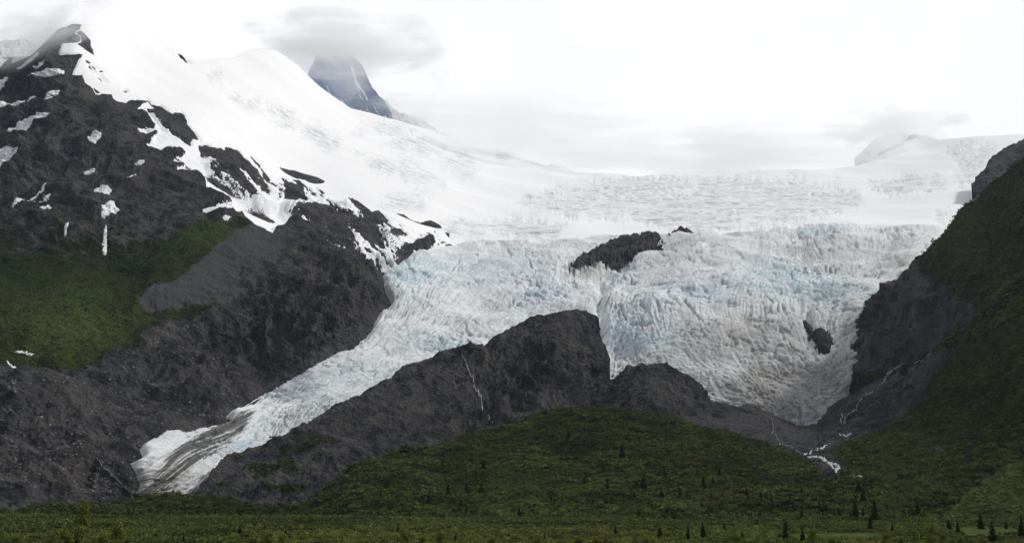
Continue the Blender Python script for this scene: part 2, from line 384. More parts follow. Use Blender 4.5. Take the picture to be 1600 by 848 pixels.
ROCKS_IN = [[(228,173),(236,176),(243,181),(253,187),(262,192),(272,197),(283,200),(292,200),(300,208),(312,221),(303,219),(293,216),(296,229),(283,224),(268,216),(258,206),(247,195),(241,187)],
 [(268,181),(272,178),(280,177),(288,184),(291,198),(284,199),(279,197),(283,191),(274,187)],
 [(315,235),(335,232),(355,238),(380,250),(400,268),(415,285),(425,300),(418,303),(400,288),(385,272),(365,262),(380,285),(395,300),(405,318),(390,312),(370,300),(355,285),(340,270),(325,255)],
 [(443,288),(455,284),(468,290),(476,305),(480,317),(455,318),(443,312)],
 [(455,337),(480,331),(505,328),(520,329),(545,332),(560,345),(580,352),(592,370),(602,392),(585,388),(568,382),(550,372),(540,362),(545,380),(555,395),(560,410),(545,398),(530,385),(515,375),(500,362),(480,352),(462,346)],
 [(543,309),(560,315),(582,334),(568,333),(552,325)],[(606,362),(625,359),(633,368),(620,373),(608,370)],[(617,398),(630,385),(636,383),(636,395),(630,402)],[(652,391),(660,378),(671,373),(672,383),(666,391)],
 [(131,93),(140,100),(152,108),(160,108),(166,113),(156,117),(150,112),(158,122),(167,130),(158,128),(147,117),(138,105)],[(192,142),(197,141),(200,145),(195,145)],[(276,82),(282,82),(289,88),(296,103),(288,101),(280,93)]]
M_POLY = [(308,229)] + M_TOP[M_TOP.index((308,229)):] + [(607,421),(585,425),(570,418),(560,408),(548,402),(530,400),(520,392),(505,385),(490,375),(478,362),(462,352),(440,340),(424,330),(400,325),(370,306),(345,288),(325,268),(312,250),(306,240)]
f_rockL = sdf_field([ROCK_L]); f_ridge = sdf_field([S_RIDGE]); f_rocks = sdf_field(ROCKS_IN); f_M = sdf_field([M_POLY])
PATCHES = [
 ([(0,178),(18,167),(36,161),(52,152),(60,153),(52,160),(36,170),(22,174),(8,181),(-10,186)], 'long white snow strip low on the left edge below the foggy summit'),
 ([(16,216),(22,210),(38,200),(50,193),(60,190),(52,187),(62,184),(82,186),(74,193),(60,200),(50,210),(40,220),(30,217),(22,222)], 'large slanting snow bank with a notched upper edge, second below the summit on dark rock'),
 ([(48,124),(62,119),(70,117),(84,115),(92,112),(101,111),(100,118),(90,123),(80,126),(66,126)], 'ragged snow band with a long thin left tail, just below the summit rocks'),
 ([(73,151),(82,147),(94,145),(92,152),(82,155),(74,158)], 'small double snow scrap between two larger banks under the summit'),
 ([(72,163),(80,157),(88,156),(84,160),(75,165)], 'small snow scrap directly under the double scrap below the summit'),
 ([(137,222),(142,220),(148,216),(160,217),(157,224),(148,230),(139,228)], 'compact snow patch alone in the middle of the upper rock face'),
 ([(130,268),(138,265),(149,264),(148,269),(139,273),(131,271)], 'small oval snow patch right above the rounded bun shaped patch'),
 ([(147,301),(153,296),(168,294),(175,300),(170,306),(158,309),(149,307)], 'rounded bun shaped snow patch in the middle of the dark face'),
 ([(160,330),(172,319),(177,317),(181,323),(189,330),(180,335),(172,339),(163,346),(159,343)], 'pointed fan shaped snow patch above a thin snow chute'),
 ([(164,352),(167,353),(167,370),(168,385),(166,400),(162,402),(160,390),(163,375)], 'thin vertical snow chute running down from the fan shaped patch'),
 ([(209,262),(216,258),(225,259),(226,263),(219,266),(212,264)], 'small snow patch close under the big snow lobe of the ridge'),
 ([(196,285),(203,281),(214,276),(210,282),(200,286)], 'thin sliver of snow slanting below the big snow lobe'),
 ([(3,262),(15,254),(33,250),(38,252),(28,258),(20,264),(8,272),(0,280),(-8,284),(-8,268)], 'wide snow bank cut off at the left edge of the mountain'),
 ([(0,250),(20,246),(30,250),(16,255),(6,260),(-6,262)], 'flat snow strip at the left edge just above the wide snow bank'),
 ([(19,330),(24,318),(40,309),(56,303),(70,290),(76,286),(72,293),(58,305),(46,312),(34,320),(28,326)], 'long crooked snow streak on lower left rocks'),
 ([(53,320),(64,312),(76,303),(84,302),(76,310),(66,316),(56,322)], 'short slanting snow streak parallel to the crooked one'),
 ([(62,339),(72,334),(80,334),(87,337),(76,339),(66,342)], 'small flat snow scrap below the two slanting streaks'),
 ([(101,384),(104,372),(109,366),(109,373),(104,384)], 'narrow upright snow sliver left of the snow chute'),
 ([(23,554),(28,552),(40,553),(54,554),(50,556),(36,556),(26,556)], 'flat white snow strip on the green shelf at the left edge'),
 ([(14,588),(20,586),(28,588),(24,591),(16,590)], 'tiny snow scrap at the lower edge of the green shelf'),
 ([(346,343),(352,341),(360,343),(356,347),(349,347)], 'small snow scrap at the top of the grey scree slope'),
 ([(-10,150),(6,140),(18,131),(24,132),(16,142),(6,152),(-8,162)], 'steep snow strip on the upper left edge of the summit ridge'),
 ([(58,112),(66,106),(72,103),(76,105),(68,111),(62,116)], 'slanting snow scrap above the ragged band near the summit'),
 ([(30,112),(42,102),(52,92),(62,84),(64,88),(54,98),(44,106),(34,114)], 'steep snow streak on the skyline left of the summit'),
]
def disp_back(b, u, v):
    r = rock_disp(34, 190, .45, 1, 1.0)(b, u, v)
    s = f_rockL(u, v)
    cliff = blob(u, v, [(450,520,130,90,1.0),(560,470,60,60,.8),(330,580,80,50,.6),(100,650,150,80,.25)])
    smooth = np.clip(blob(u, v, [(330,430,90,60,1.3),(390,390,50,35,1.1),(60,480,200,80,.85),(150,520,110,40,.7),(390,380,40,25,.7)]), 0, 1)
    rockw = sstep(-4, 25, s) * (1 - .85 * sstep(-3, 6, f_ridge(u, v)))
    x, y, z = b[..., 0], b[..., 1], b[..., 2]
    low = 30 * perlin(x / 420, y / 420, z / 420)
    gl = fbm(x / 52, y / 52, z / 260, 5, .58, True)
    led = fbm((.45 * x + z) / 24, x / 170, y / 170, 4, .55, True)
    wp = 40 * perlin(x / 160, y / 160, z / 160)
    gul = fbm((x + wp + .35 * z) / 75, y / 200, (z) / 420, 5, .55, True)
    mac = fbm((x + 2 * wp + .5 * z) / 330, y / 330, z / 500, 3, .5, True)
    r = .85 * r + 16 * (gul - .3) + 55 * (mac - .3) * sstep(0, 70, s) + 11 * (led - .3)
    return rockw * (r * (1 - .85 * smooth) * .95 + cliff * 44 * (gl - .25)) + (1 - rockw) * low * .25 + low * .3
BACKS = Surf(BACK, disp_back)
SKY_C = curve([(-60,116),(0,112),(20,93),(50,91),(75,67),(92,50),(108,43),(122,42),(170,40),(235,52),(275,78),(300,96),(350,92),(400,80),(430,80),(462,100),(500,134),(550,168),(600,184),(640,196),(700,212),(760,227),(800,240),(850,260),(900,270),(1000,277),(1100,272),(1200,269),(1260,267),(1340,259),(1385,252),(1440,222),(1500,216),(1560,212),(1660,200)])
def attrs_left(U, V, P):
    shelf = sdf_field([[(-60,395),(60,400),(120,420),(200,415),(260,380),(330,352),(400,345),(385,365),(330,400),(300,420),(260,450),(235,480),(300,480),(350,470),(390,462),(345,485),(300,500),(255,505),(220,530),(190,545),(150,570),(110,575),(60,570),(30,590),(0,600),(-60,610)]])
    scree = sdf_field([[(395,352),(420,362),(446,383),(450,400),(425,430),(400,460),(350,486),(300,478),(262,490),(228,495),(215,485),(262,448),(325,400),(368,365)]])
    s = sstep(-15, 10, shelf(U, V)); sc = sstep(-6, 6, scree(U, V))
    low_v = blob(U, V, [(60,640,60,20,.45),(170,600,50,18,.4),(30,655,70,14,.45)])
    up = .66 * sstep(290, 420, V) * sstep(600, 545, V) * sstep(400, 330, U) + .2 * blob(U, V, [(120,330,120,30,1)])
    up = up * (1 - sstep(465, 495, V) * sstep(205, 245, U))
    veg = np.clip(np.maximum(np.maximum(s * 1.0, up), low_v) * (1 - sc), 0, 1)
    light = blob(U, V, [(255,525,25,16,.75),(285,518,45,12,.5),(235,543,22,14,.6),(440,480,60,50,.32),(500,440,60,30,.32),(350,620,70,30,.22),(330,560,60,20,.25),(100,700,60,30,.15),(560,360,60,30,.2),(270,560,50,20,.2)])  # pale tan bands, plus highlights painted onto the fluted cliffs
    br = .55 * sstep(-10, 12, shelf(U, V)) * blob(U, V, [(110,520,150,60,1),(330,475,60,14,.9),(330,370,60,25,.7)])
    return dict(veg=veg, scree=np.maximum(sc, blob(U, V, [(50,620,80,30,.6),(100,560,10,5,0)])), light=light, bright=br)
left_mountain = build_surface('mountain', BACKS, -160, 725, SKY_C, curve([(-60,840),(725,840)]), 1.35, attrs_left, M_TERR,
    keep=lambda u, v: (f_rockL(u, v) > -16), back=(12, 45, 40))
tag(left_mountain, 'steep dark rock mountain with snow patches and a green shelf, left of the glacier', None, None, 'structure')

# --- glacier and snowfields: a sheet of snow and ice lying on the massif
ST = [(0,[(700,385),(640,412),(612,470),(580,530),(500,578),(400,636),(350,664),(240,700)],1),(1,[(800,390),(720,440),(650,520),(520,610),(400,690),(300,745),(240,785)],1),
 (2,[(880,430),(830,480),(740,530),(640,570),(520,645),(400,730),(330,780)],1),(3,[(945,440),(938,480),(942,540),(936,610)],1.2),(4,[(1050,410),(1000,470),(1008,540),(1050,590),(1100,625)],1),
 (5,[(1150,400),(1115,470),(1128,540),(1165,600),(1200,645)],1),(6,[(1250,400),(1205,470),(1225,530),(1260,600),(1270,655)],1),(7,[(1330,420),(1265,480),(1272,520),(1300,570),(1340,612)],1),
 (8,[(1430,400),(1385,450),(1345,500),(1315,560)],1),(2.6,[(900,380),(900,330),(900,280)],-1),(5,[(1100,370),(1100,320),(1100,275)],-1),(7,[(1300,370),(1300,320),(1300,270)],-1),(8.6,[(1500,350),(1500,300),(1500,240)],-1),
 (0.4,[(690,340),(640,280),(560,220)],-1),(-2,[(500,300),(420,220),(330,150)],-1),(1.5,[(780,330),(740,280),(640,210)],-1)]
pp, fl, al = [], [], []
for psi, pl, w in ST:
    L = .2 if w > 0 else -.05
    for i, q in enumerate(pl):
        if i: L += math.hypot(q[0] - pl[i-1][0], q[1] - pl[i-1][1]) / 90 * (1 if w > 0 else -1)
        pp.append(q); fl.append(psi); al.append(L)
FLOW = tps(pp, fl); ALONG = tps(pp, al)
CREV = [[(830,300),(900,288),(1000,278),(1180,275),(1250,282),(1330,300),(1350,318),(1270,342),(1190,360),(1090,368),(1000,345),(920,338),(860,330),(800,320)],
 [(480,205),(495,196),(520,215),(525,232),(505,232),(485,220)],[(560,252),(600,248),(650,262),(690,282),(690,293),(640,285),(590,268)],[(600,222),(640,212),(700,226),(690,238),(640,236)],
 [(365,150),(385,152),(410,172),(400,178),(380,170)],[(418,168),(440,165),(462,182),(455,196),(438,190)],[(680,238),(720,236),(742,268),(725,276),(690,262)],[(602,312),(640,298),(665,302),(650,322),(615,330)],
 [(1480,232),(1530,225),(1550,240),(1520,290),(1490,292),(1500,260)],[(1350,280),(1440,275),(1470,290),(1420,308),(1360,300)],[(760,345),(800,340),(880,356),(860,372),(790,375),(700,372),(690,355)],[(1470,340),(1500,335),(1490,360),(1470,358)],
 [(330,118),(350,120),(356,128),(340,126)],[(560,200),(600,196),(640,205),(600,210)],[(770,232),(790,228),(798,240),(785,242)]]
ICE = [[(560,430),(600,405),(660,398),(700,388),(760,378),(850,380),(930,372),(1000,376),(1070,373),(1150,368),(1230,362),(1300,357),(1380,358),(1450,362),(1520,365),(1520,720),(1100,720),(930,700),(600,830),(150,850),(150,640),(400,610),(560,520)]]
f_crev = sdf_field(CREV); f_ice = sdf_field(ICE)
DEB = [[(212,770),(240,742),(285,705),(345,672),(392,652),(382,676),(335,712),(285,745),(235,782),(205,800)],[(890,425),(905,412),(925,406),(940,410),(935,420),(910,428),(895,434)]]
f_deb = sdf_field(DEB)
def wiggle(U, V, a, s): return a * fbm(U / s, V / s, 0 * U + 3.3, 5, .6)
def white_sdf(U, V):
    s = -f_rockL(U, V)
    s = np.maximum(s, f_ridge(U, V))
    ang = R(44); a = U * math.cos(ang) + V * math.sin(ang); b = -U * math.sin(ang) + V * math.cos(ang)
    n = fbm(a / 34, b / 8, 0 * U + 1.7, 6, .62)
    th = -.02 + .5 * blob(U, V, [(480,380,60,22,.9),(560,350,35,22,.5),(350,262,40,22,.3)]) - .25 * blob(U, V, [(520,318,60,12,1),(640,385,40,14,1.2),(410,320,25,20,1)])
    s = np.maximum(s, np.minimum((n - th) * 26, f_M(U, V) + 2))
    s = np.minimum(s, -f_rocks(U, V) + np.maximum(0, fbm(a / 30, b / 5, 0 * U + 8, 3) - .28) * 22)
    tong = sstep(415, 440, V) 
    return s + (wiggle(U, V, 3.2, 16) + 1.8 * fbm(a / 14, b / 4, 0 * U + 6, 4, .6)) 
def glacier_offset(U, V, P):
    s = white_sdf(U, V)
    fa, al_ = FLOW(U, V), ALONG(U, V)
    ice = sstep(-6, 6, f_ice(U, V) + wiggle(U, V, 8, 30)); cr = sstep(-14, 14, f_crev(U, V) + wiggle(U, V, 34, 26)) * (1 - ice)
    thick = 2.2 + 10 * ice
    off = thick * np.tanh(s / np.where(ice > .5, 5.0, 2.0))
    b = BACKS.base(U, V); x, y, z = b[..., 0], b[..., 1], b[..., 2]
    ser = fbm(x / 19, y / 19, z / 19, 4, .62, True)
    sb = np.clip(serac(U, V), 0, 1)
    inner = sstep(0, 3, s)
    wq = .5 * fbm(x / 180, y / 180, z / 180, 4)
    lon = fbm(fa * 12 + 2 * wq, al_ * 2.2 + wq, 0 * fa, 6, .62, True); tra = fbm(fa * 2.2 + 3 + wq, al_ * 11 + 4 * wq, 0 * fa + 5, 6, .62, True)
    mod = np.clip(.75 + 1.6 * fbm(x / 240, y / 240, z / 240 + 4, 3), .15, 1.6); lon = lon * mod; tra = .3 + (tra - .3) * (1.7 - mod)
    swell = fbm(x / 170, y / 170, z / 120, 3)
    off = off + inner * ice * 15 * swell
    wl = perlin(x / 500, y / 500, z / 500 + 3)
    ph = (y + z - .08 * x) / 58 + 2.4 * wl + .9 * perlin(x / 170, y / 170, z / 170)
    tr2 = 1 - 2 * np.abs(perlin(ph, 0 * x + 3.37, x / 2600 + .5)) - .5 * sstep(-.1, .25, fbm(x / 150, y / 110, z / 110 + 9, 3)) + .2 * fbm(x / 60, y / 30, z / 30, 3)
    groove = blob(U, V, [(970,418,22,12,1),(952,432,16,14,1),(940,452,12,20,1),(936,480,9,24,1),(940,515,7,26,.8),(1262,505,8,16,.8),(1250,490,8,12,.5)])
    off = off - 30 * groove * ice * inner
    cut, c1, c2 = ice_cuts(fa, al_, wq, mod, V, x, y, z)
    off = off + inner * ice * (3.6 * lon * (.2 + .8 * sstep(395, 480, V)) + 2.6 * (tra - .3) + (1.0 + 8 * sb) * (ser - .3) - 3.4 * c1 - (3 + 6 * sb) * c2 + 14 * perlin(x / 130, y / 130, z / 130))
    off = off - inner * cr * 7 * sstep(.35, .9, tr2) * sstep(700, 860, U)
    off = off + inner * (1 - ice) * 5 * perlin(x / 160, y / 160, z / 160)
    return off
def ice_cuts(fa, al_, wq, mod, V, x, y, z):
    n1 = fbm(fa * 15 + 3.5 * wq, al_ * 2.6 + 2.2 * wq, 0 * fa + 2, 4, .6, True)
    n2 = fbm(fa * 2.8 + 2 * wq, al_ * 14 + 6 * wq, 0 * fa + 7, 4, .6, True)
    c1 = sstep(.38, .72, n1) * np.clip(1.3 - .3 * mod, 0, 1); c2 = sstep(.42, .75, n2) * np.clip(1.5 - mod, .1, 1)
    pa = fbm(x / 150 + 2, y / 150, z / 150, 4); pb = fbm(x / 130, y / 130 + 6, z / 130, 4)
    pc = sstep(-.25, .3, fbm(x / 90 + 5, y / 90, z / 90, 3))
    c1 = c1 * (.15 + .85 * sstep(395, 490, V)) * (.06 + .94 * sstep(-.08, .22, pa)); c2 = c2 * (.06 + .94 * sstep(-.08, .22, pb))
    c3 = sstep(.5, .8, fbm(x / 34, (y + z) / 15, z / 40, 4, .6, True)) * (.2 + .8 * sstep(.1, -.2, pa))      # irregular cracks between the flow bands
    c2 = np.maximum(c2, .8 * c3)
    c4 = sstep(.62, .9, fbm(fa * 3.2 + 2.5 * wq, al_ * 4.5 + 4 * wq, 0 * fa + 11, 3, .55, True)) * sstep(-.25, .1, pb)    # few, wide, deep ones
    c1 = c1 * (.4 + .6 * pc); c2 = np.maximum(c2 * (.3 + .7 * pc), 1.5 * c4)
    return np.clip(.5 * c1 + .65 * c2, 0, 1), c1, c2
def serac(U, V):
    return blob(U, V, [(640,430,55,28,1),(850,470,45,28,.9),(690,545,50,14,.9),(600,600,40,15,.4),(1020,510,70,35,.8),(1250,440,110,32,.9),(1090,470,50,20,.5),(1100,590,60,25,.6),(930,430,60,25,1),(1330,375,110,12,.8),(1330,500,60,40,.5),(1250,645,50,14,.6),(1150,560,80,50,.3),(370,700,40,8,.3)])
def attrs_ice(U, V, P):
    ice = sstep(-6, 6, f_ice(U, V) + wiggle(U, V, 8, 30)); cr = sstep(-14, 14, f_crev(U, V) + wiggle(U, V, 34, 26)) * (1 - ice)
    blue = blob(U, V, [(645,430,60,28,.9),(700,545,45,14,.8),(850,475,40,25,.8),(1010,520,60,30,.8),(1210,440,80,25,.9),(1290,460,60,25,.7),(1100,460,60,18,.5),(375,705,30,8,1),(930,420,70,25,.4),(800,430,110,30,.35),(560,600,120,50,.25),(1050,560,60,40,.35),(1360,480,14,20,.6),(1260,655,40,8,.8),(1300,368,70,8,.6),(300,720,60,30,.25)])
    dirt = blob(U, V, [(1230,600,150,75,.95),(1160,540,150,80,.7),(1330,560,50,60,.6),(1300,400,200,30,.42),(1400,410,60,40,.6),(1050,400,120,25,.3),(1000,580,60,50,.15),(930,425,50,25,.7),(610,455,20,40,.6),(640,500,30,20,.2),(240,765,60,40,.9),(900,500,50,20,.55),(1080,440,120,30,.25),(290,710,60,20,.25),(585,520,30,14,.5)])
    deb = .84 * sstep(-14, 8, f_deb(U, V) + wiggle(U, V, 6, 20)) + .25 * blob(U, V, [(1240,640,60,10,1)])
    b = BACKS.base(U, V); x, y, z = b[..., 0], b[..., 1], b[..., 2]
    wq = .5 * fbm(x / 180, y / 180, z / 180, 4); mod = np.clip(.75 + 1.6 * fbm(x / 240, y / 240, z / 240 + 4, 3), .15, 1.6)
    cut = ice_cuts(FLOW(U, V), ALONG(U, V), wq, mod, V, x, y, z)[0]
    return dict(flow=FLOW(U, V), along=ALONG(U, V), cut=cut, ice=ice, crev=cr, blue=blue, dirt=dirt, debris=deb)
SPLIT = curve([(560,430),(640,395),(700,352),(800,300),(860,262),(880,200)])
is_gl = lambda u, v: (v > SPLIT(u)) & (u > 150)
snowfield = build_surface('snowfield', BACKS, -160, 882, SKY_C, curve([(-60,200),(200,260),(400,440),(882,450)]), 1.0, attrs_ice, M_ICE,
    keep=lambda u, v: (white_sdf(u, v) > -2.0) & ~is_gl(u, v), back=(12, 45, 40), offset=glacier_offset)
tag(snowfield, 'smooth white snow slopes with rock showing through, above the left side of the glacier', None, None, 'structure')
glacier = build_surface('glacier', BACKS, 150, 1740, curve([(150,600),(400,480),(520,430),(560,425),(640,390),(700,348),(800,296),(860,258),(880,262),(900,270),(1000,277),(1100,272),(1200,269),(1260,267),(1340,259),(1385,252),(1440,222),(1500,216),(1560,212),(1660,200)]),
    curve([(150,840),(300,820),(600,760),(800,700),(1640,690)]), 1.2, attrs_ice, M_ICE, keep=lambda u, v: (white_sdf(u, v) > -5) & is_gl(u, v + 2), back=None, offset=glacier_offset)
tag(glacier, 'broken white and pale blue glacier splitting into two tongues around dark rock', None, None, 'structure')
# back slope of the ice horizon
def sheet(name, surf, poly, step, thick, soft, mat, wig=(2.0, 8), attr_fn=None, lift=0.0, extra=None):
    P = np.array(poly, float); f = sdf_field([poly])
    us = np.arange(P[:, 0].min() - 5, P[:, 0].max() + 5, step); vs_ = np.arange(P[:, 1].min() - 5, P[:, 1].max() + 5, step)
    U, V = np.meshgrid(us, vs_)
    s = f(U, V) + wiggle(U, V, *wig) + wiggle(U, V, wig[0] * .6, 3.0)
    p, n = surf.P(U, V, True)
    o = lift + thick * np.tanh(s / soft)
    if extra is not None: o = o + extra(p, s)
    p = p + n * o[..., None]
    F = grid_faces(*U.shape); k = (s > -soft).ravel(); F = F[k[F].any(1)]
    if len(F) == 0: return None
    A = attr_fn(U, V, p) if attr_fn else {}
    A = {k_: np.broadcast_to(np.asarray(a, float), U.shape) for k_, a in A.items()}
    co, F, A = compact(p.reshape(-1, 3), F, A)
    return mesh_obj(name, co, F[:, ::-1], mat, A)
for poly, lab in PATCHES:
    o = sheet('snow_patch', BACKS, poly, .6, 2.0, 1.6, M_SNOW, (1.8, 7))
    if o: tag(o, lab, 'snow patch', 'snow patches on the dark mountain')

# rock islands standing out of the ice
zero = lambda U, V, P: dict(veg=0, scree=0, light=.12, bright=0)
def islands(name, poly, thick, soft, label, wig=(6, 10), lift=8, light=.1):
    def ex(p, s):
        r = fbm(p[..., 0] / 45, p[..., 1] / 45, p[..., 2] / 45, 5, .55, True)
        return sstep(0, 10, s) * 17 * (r - .2) + 8 * sstep(-2, 6, s)
    o = sheet(name, BACKS, poly, .7, thick, soft, M_TERR, wig, lambda U, V, P: dict(veg=0, scree=0, light=light, bright=0), lift, ex)
    tag(o, label, None, None, 'structure')
islands('rock_island', [(885,426),(903,409),(928,395),(955,382),(985,376),(1000,375),(1015,370),(1030,373),(1038,380),(1050,374),(1064,361),(1068,362),(1085,372),(1068,378),(1045,385),(1030,391),(1010,399),(990,407),(968,411),(945,413),(925,419),(905,426)], 6, 4, 'long low dark rock outcrop standing out of the ice between the two tongues', (8, 10), 5)
islands('rock_island', [(1252,505),(1258,508),(1270,522),(1282,520),(1292,524),(1298,536),(1298,556),(1288,558),(1278,552),(1273,535),(1262,522)], 3, 4, 'dark rock window in the right ice tongue beside the cliff', (2, 8), 10, 0)
islands('rock_island', [(632,402),(640,386),(655,378),(672,372),(676,382),(664,392),(650,396),(640,404)], 4, 4, 'dark slabs with snow between them at the upper left edge of the ice', (5, 8), 4)

# --- far layers
def far_surface(name, ctrl, u0, u1, crest, bottom, disp, attr_fn, mat, label, step=1.6, back=(10, 60, 50)):
    s = Surf(ctrl, disp); o = build_surface(name, s, u0, u1, curve(crest), curve(bottom), step, attr_fn, mat, None, back)
    tag(o, label, None, None, 'structure'); return s, o
def m_farpeak(g):
    p = g.pos()
    q = g.attr('band')
    n = g.noise(p, .006, 6, .65)
    f = g.ramp(g.math('ADD', q, g.math('MULTIPLY', g.math('SUBTRACT', n, .5), 1.6)), .42, .5)
    rock = g.mix(g.noise(p, .03, 5, .7), (.06, .11, .24), (.13, .19, .34))  # blue of distant haze painted into the rock colour
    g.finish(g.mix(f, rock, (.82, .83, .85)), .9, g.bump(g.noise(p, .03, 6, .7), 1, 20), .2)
M_FAR = material('haze_blue_rock_and_snow', m_farpeak)
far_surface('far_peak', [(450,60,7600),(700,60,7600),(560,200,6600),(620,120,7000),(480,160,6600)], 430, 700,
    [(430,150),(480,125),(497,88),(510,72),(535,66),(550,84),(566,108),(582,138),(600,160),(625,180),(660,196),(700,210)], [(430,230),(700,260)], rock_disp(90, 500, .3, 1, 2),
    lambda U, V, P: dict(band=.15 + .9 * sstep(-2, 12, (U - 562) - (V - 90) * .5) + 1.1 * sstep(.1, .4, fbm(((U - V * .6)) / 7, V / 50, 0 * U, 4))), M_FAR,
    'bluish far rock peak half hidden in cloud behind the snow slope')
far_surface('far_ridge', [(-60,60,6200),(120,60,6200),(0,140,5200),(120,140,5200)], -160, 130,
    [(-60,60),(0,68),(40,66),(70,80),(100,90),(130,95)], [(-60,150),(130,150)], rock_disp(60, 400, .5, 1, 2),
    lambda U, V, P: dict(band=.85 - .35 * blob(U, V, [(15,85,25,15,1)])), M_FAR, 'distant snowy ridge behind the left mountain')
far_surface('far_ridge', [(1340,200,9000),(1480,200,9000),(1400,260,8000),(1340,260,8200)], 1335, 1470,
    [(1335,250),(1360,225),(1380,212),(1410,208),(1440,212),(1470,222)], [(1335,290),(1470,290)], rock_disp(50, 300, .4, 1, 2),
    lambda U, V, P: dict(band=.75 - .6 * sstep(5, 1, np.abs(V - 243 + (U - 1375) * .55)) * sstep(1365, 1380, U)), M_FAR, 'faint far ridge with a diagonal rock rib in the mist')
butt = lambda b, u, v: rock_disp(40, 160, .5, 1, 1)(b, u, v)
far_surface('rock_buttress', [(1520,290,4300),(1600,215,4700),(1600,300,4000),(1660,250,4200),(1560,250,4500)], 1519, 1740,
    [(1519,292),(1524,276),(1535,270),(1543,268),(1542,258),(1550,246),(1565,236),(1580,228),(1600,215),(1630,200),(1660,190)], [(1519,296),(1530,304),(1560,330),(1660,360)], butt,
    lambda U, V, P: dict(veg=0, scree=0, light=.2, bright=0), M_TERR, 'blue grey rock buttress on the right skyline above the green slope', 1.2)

def m_cloud(g, dens, seed):
    tc = g.N('ShaderNodeTexCoord'); o = tc.outputs['Object']
    ln = g.N('ShaderNodeVectorMath', operation='LENGTH'); g.put(ln.inputs[0], o)
    mp = g.N('ShaderNodeMapping'); g.put(mp.inputs[0], o); mp.inputs['Location'].default_value = (seed, seed * .7, 0)
    n = g.noise(mp.outputs[0], 1.7, 7, .62, .5)
    d = g.math('SUBTRACT', g.math('MULTIPLY_ADD', g.math('SUBTRACT', n, .5), 4.2, .9), ln.outputs['Value'])
    d = g.math('MULTIPLY', g.ramp(d, .05, .75), dens)
    edge = g.ramp(ln.outputs['Value'], 1.0, .8)
    v = g.N('ShaderNodeVolumePrincipled'); v.inputs['Color'].default_value = (.995, .995, .995, 1); v.inputs['Anisotropy'].default_value = .75
    g.put(v.inputs['Density'], g.math('MULTIPLY', d, edge))
    out = g.N('ShaderNodeOutputMaterial'); g.nt.links.new(v.outputs[0], out.inputs['Volume'])
def cloud(u, v, Y, sx, sy, sz, dens, seed, label, rot=0):
    me = bpy.data.meshes.new('mist'); import bmesh
    bm = bmesh.new(); bmesh.ops.create_icosphere(bm, subdivisions=3, radius=1.0); bm.to_mesh(me); bm.free()
    o = bpy.data.objects.new('mist', me); col.objects.link(o); c = point(np.float64(u), np.float64(v), Y)
    o.location = c; o.scale = (sx, sy, sz); o.rotation_euler = (0, rot, 0)
    me.materials.append(material('mist', lambda g: m_cloud(g, dens, seed))); tag(o, label, None, None, 'stuff')
cloud(560, 110, 5900, 520, 250, 330, .0034, 9.4, 'thin veil of mist in front of the far bluish peak')
cloud(528, 66, 5850, 600, 300, 180, .013, 1.3, 'bright cloud hiding the top of the far bluish peak')
cloud(70, 48, 3350, 230, 160, 90, .010, 7.7, 'mist wisps on the summit of the left mountain', R(-25))
cloud(760, 205, 5700, 900, 350, 210, .006, 5.5, 'thin bright mist lying on the snow skyline')
cloud(1120, 245, 6200, 1300, 450, 200, .0045, 8.5, 'thin bright mist behind the ice horizon')
cloud(1400, 200, 7600, 520, 400, 130, .010, 2.9, 'mist over the faint ridge on the right skyline')
scene.cycles.volume_bounces = 14; scene.cycles.volume_step_rate = 2.0; scene.cycles.volume_max_steps = 128

# --- dark ridge dividing the ice, and the knoll beside it
RIDGE_C = [(285,792),(300,776),(330,742),(348,722),(365,712),(400,704),(440,688),(480,660),(520,635),(560,618),(600,600),(640,572),(660,562),(700,549),(730,543),(750,546),(780,526),(800,512),(820,502),(850,496),(880,486),(900,483),(915,486),(926,494),(933,508),(938,530),(941,565),(943,640)]
def disp_ridge(b, u, v):
    x, y, z = b[..., 0], b[..., 1], b[..., 2]
    g_ = fbm(x / 40 + z / 400, y / 80, z / 170, 5, .55, True)
    steep = sstep(640, 760, u) * sstep(515, 560, v) + .7 * blob(u, v, [(500,740,60,40,1),(430,760,60,30,1)])
    led = fbm((-.5 * x + z) / 20, x / 140, y / 140, 4, .55, True)
    return rock_disp(26, 120, .6, 1, 1.1)(b, u, v) + 6 * (led - .3) + steep * 26 * (g_ - .3) - 12 * blob(u, v, [(762,640,14,60,1),(720,570,10,20,.5)])
RIDGE = Surf([(285,800,1800),(330,742,1880),(400,705,1980),(520,636,2160),(640,574,2300),(740,548,2360),(820,502,2440),(890,484,2470),(915,487,2540),(941,530,2660),(941,640,2600),(925,560,2480),
 (330,800,1760),(420,760,1820),(500,720,1900),(500,790,1760),(620,650,2120),(620,720,1930),(740,620,2230),(740,700,2000),(850,570,2360),(850,680,2150),(900,560,2390),(900,660,2200),(600,800,1800),(930,760,2150)], disp_ridge)
def attrs_ridge(U, V, P):
    veg = blob(U, V, [(480,700,90,26,.6),(420,740,80,26,.62),(350,765,40,14,.5),(560,660,60,16,.4),(590,720,40,20,.4),(660,640,60,20,.33),(700,575,60,14,.25),(440,775,60,16,.6),(860,510,60,12,.3)])
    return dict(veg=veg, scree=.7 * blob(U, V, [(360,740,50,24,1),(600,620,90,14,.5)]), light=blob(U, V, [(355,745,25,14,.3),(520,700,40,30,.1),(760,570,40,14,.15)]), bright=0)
ridge = build_surface('rock_ridge', RIDGE, 283, 943, curve(RIDGE_C), curve([(283,815),(600,800),(943,760)]), 1.2, attrs_ridge, M_TERR, None, (10, 10, 12))
tag(ridge, 'long dark rock ridge rising between the two ice tongues, streaked by a waterfall', None, None, 'structure')
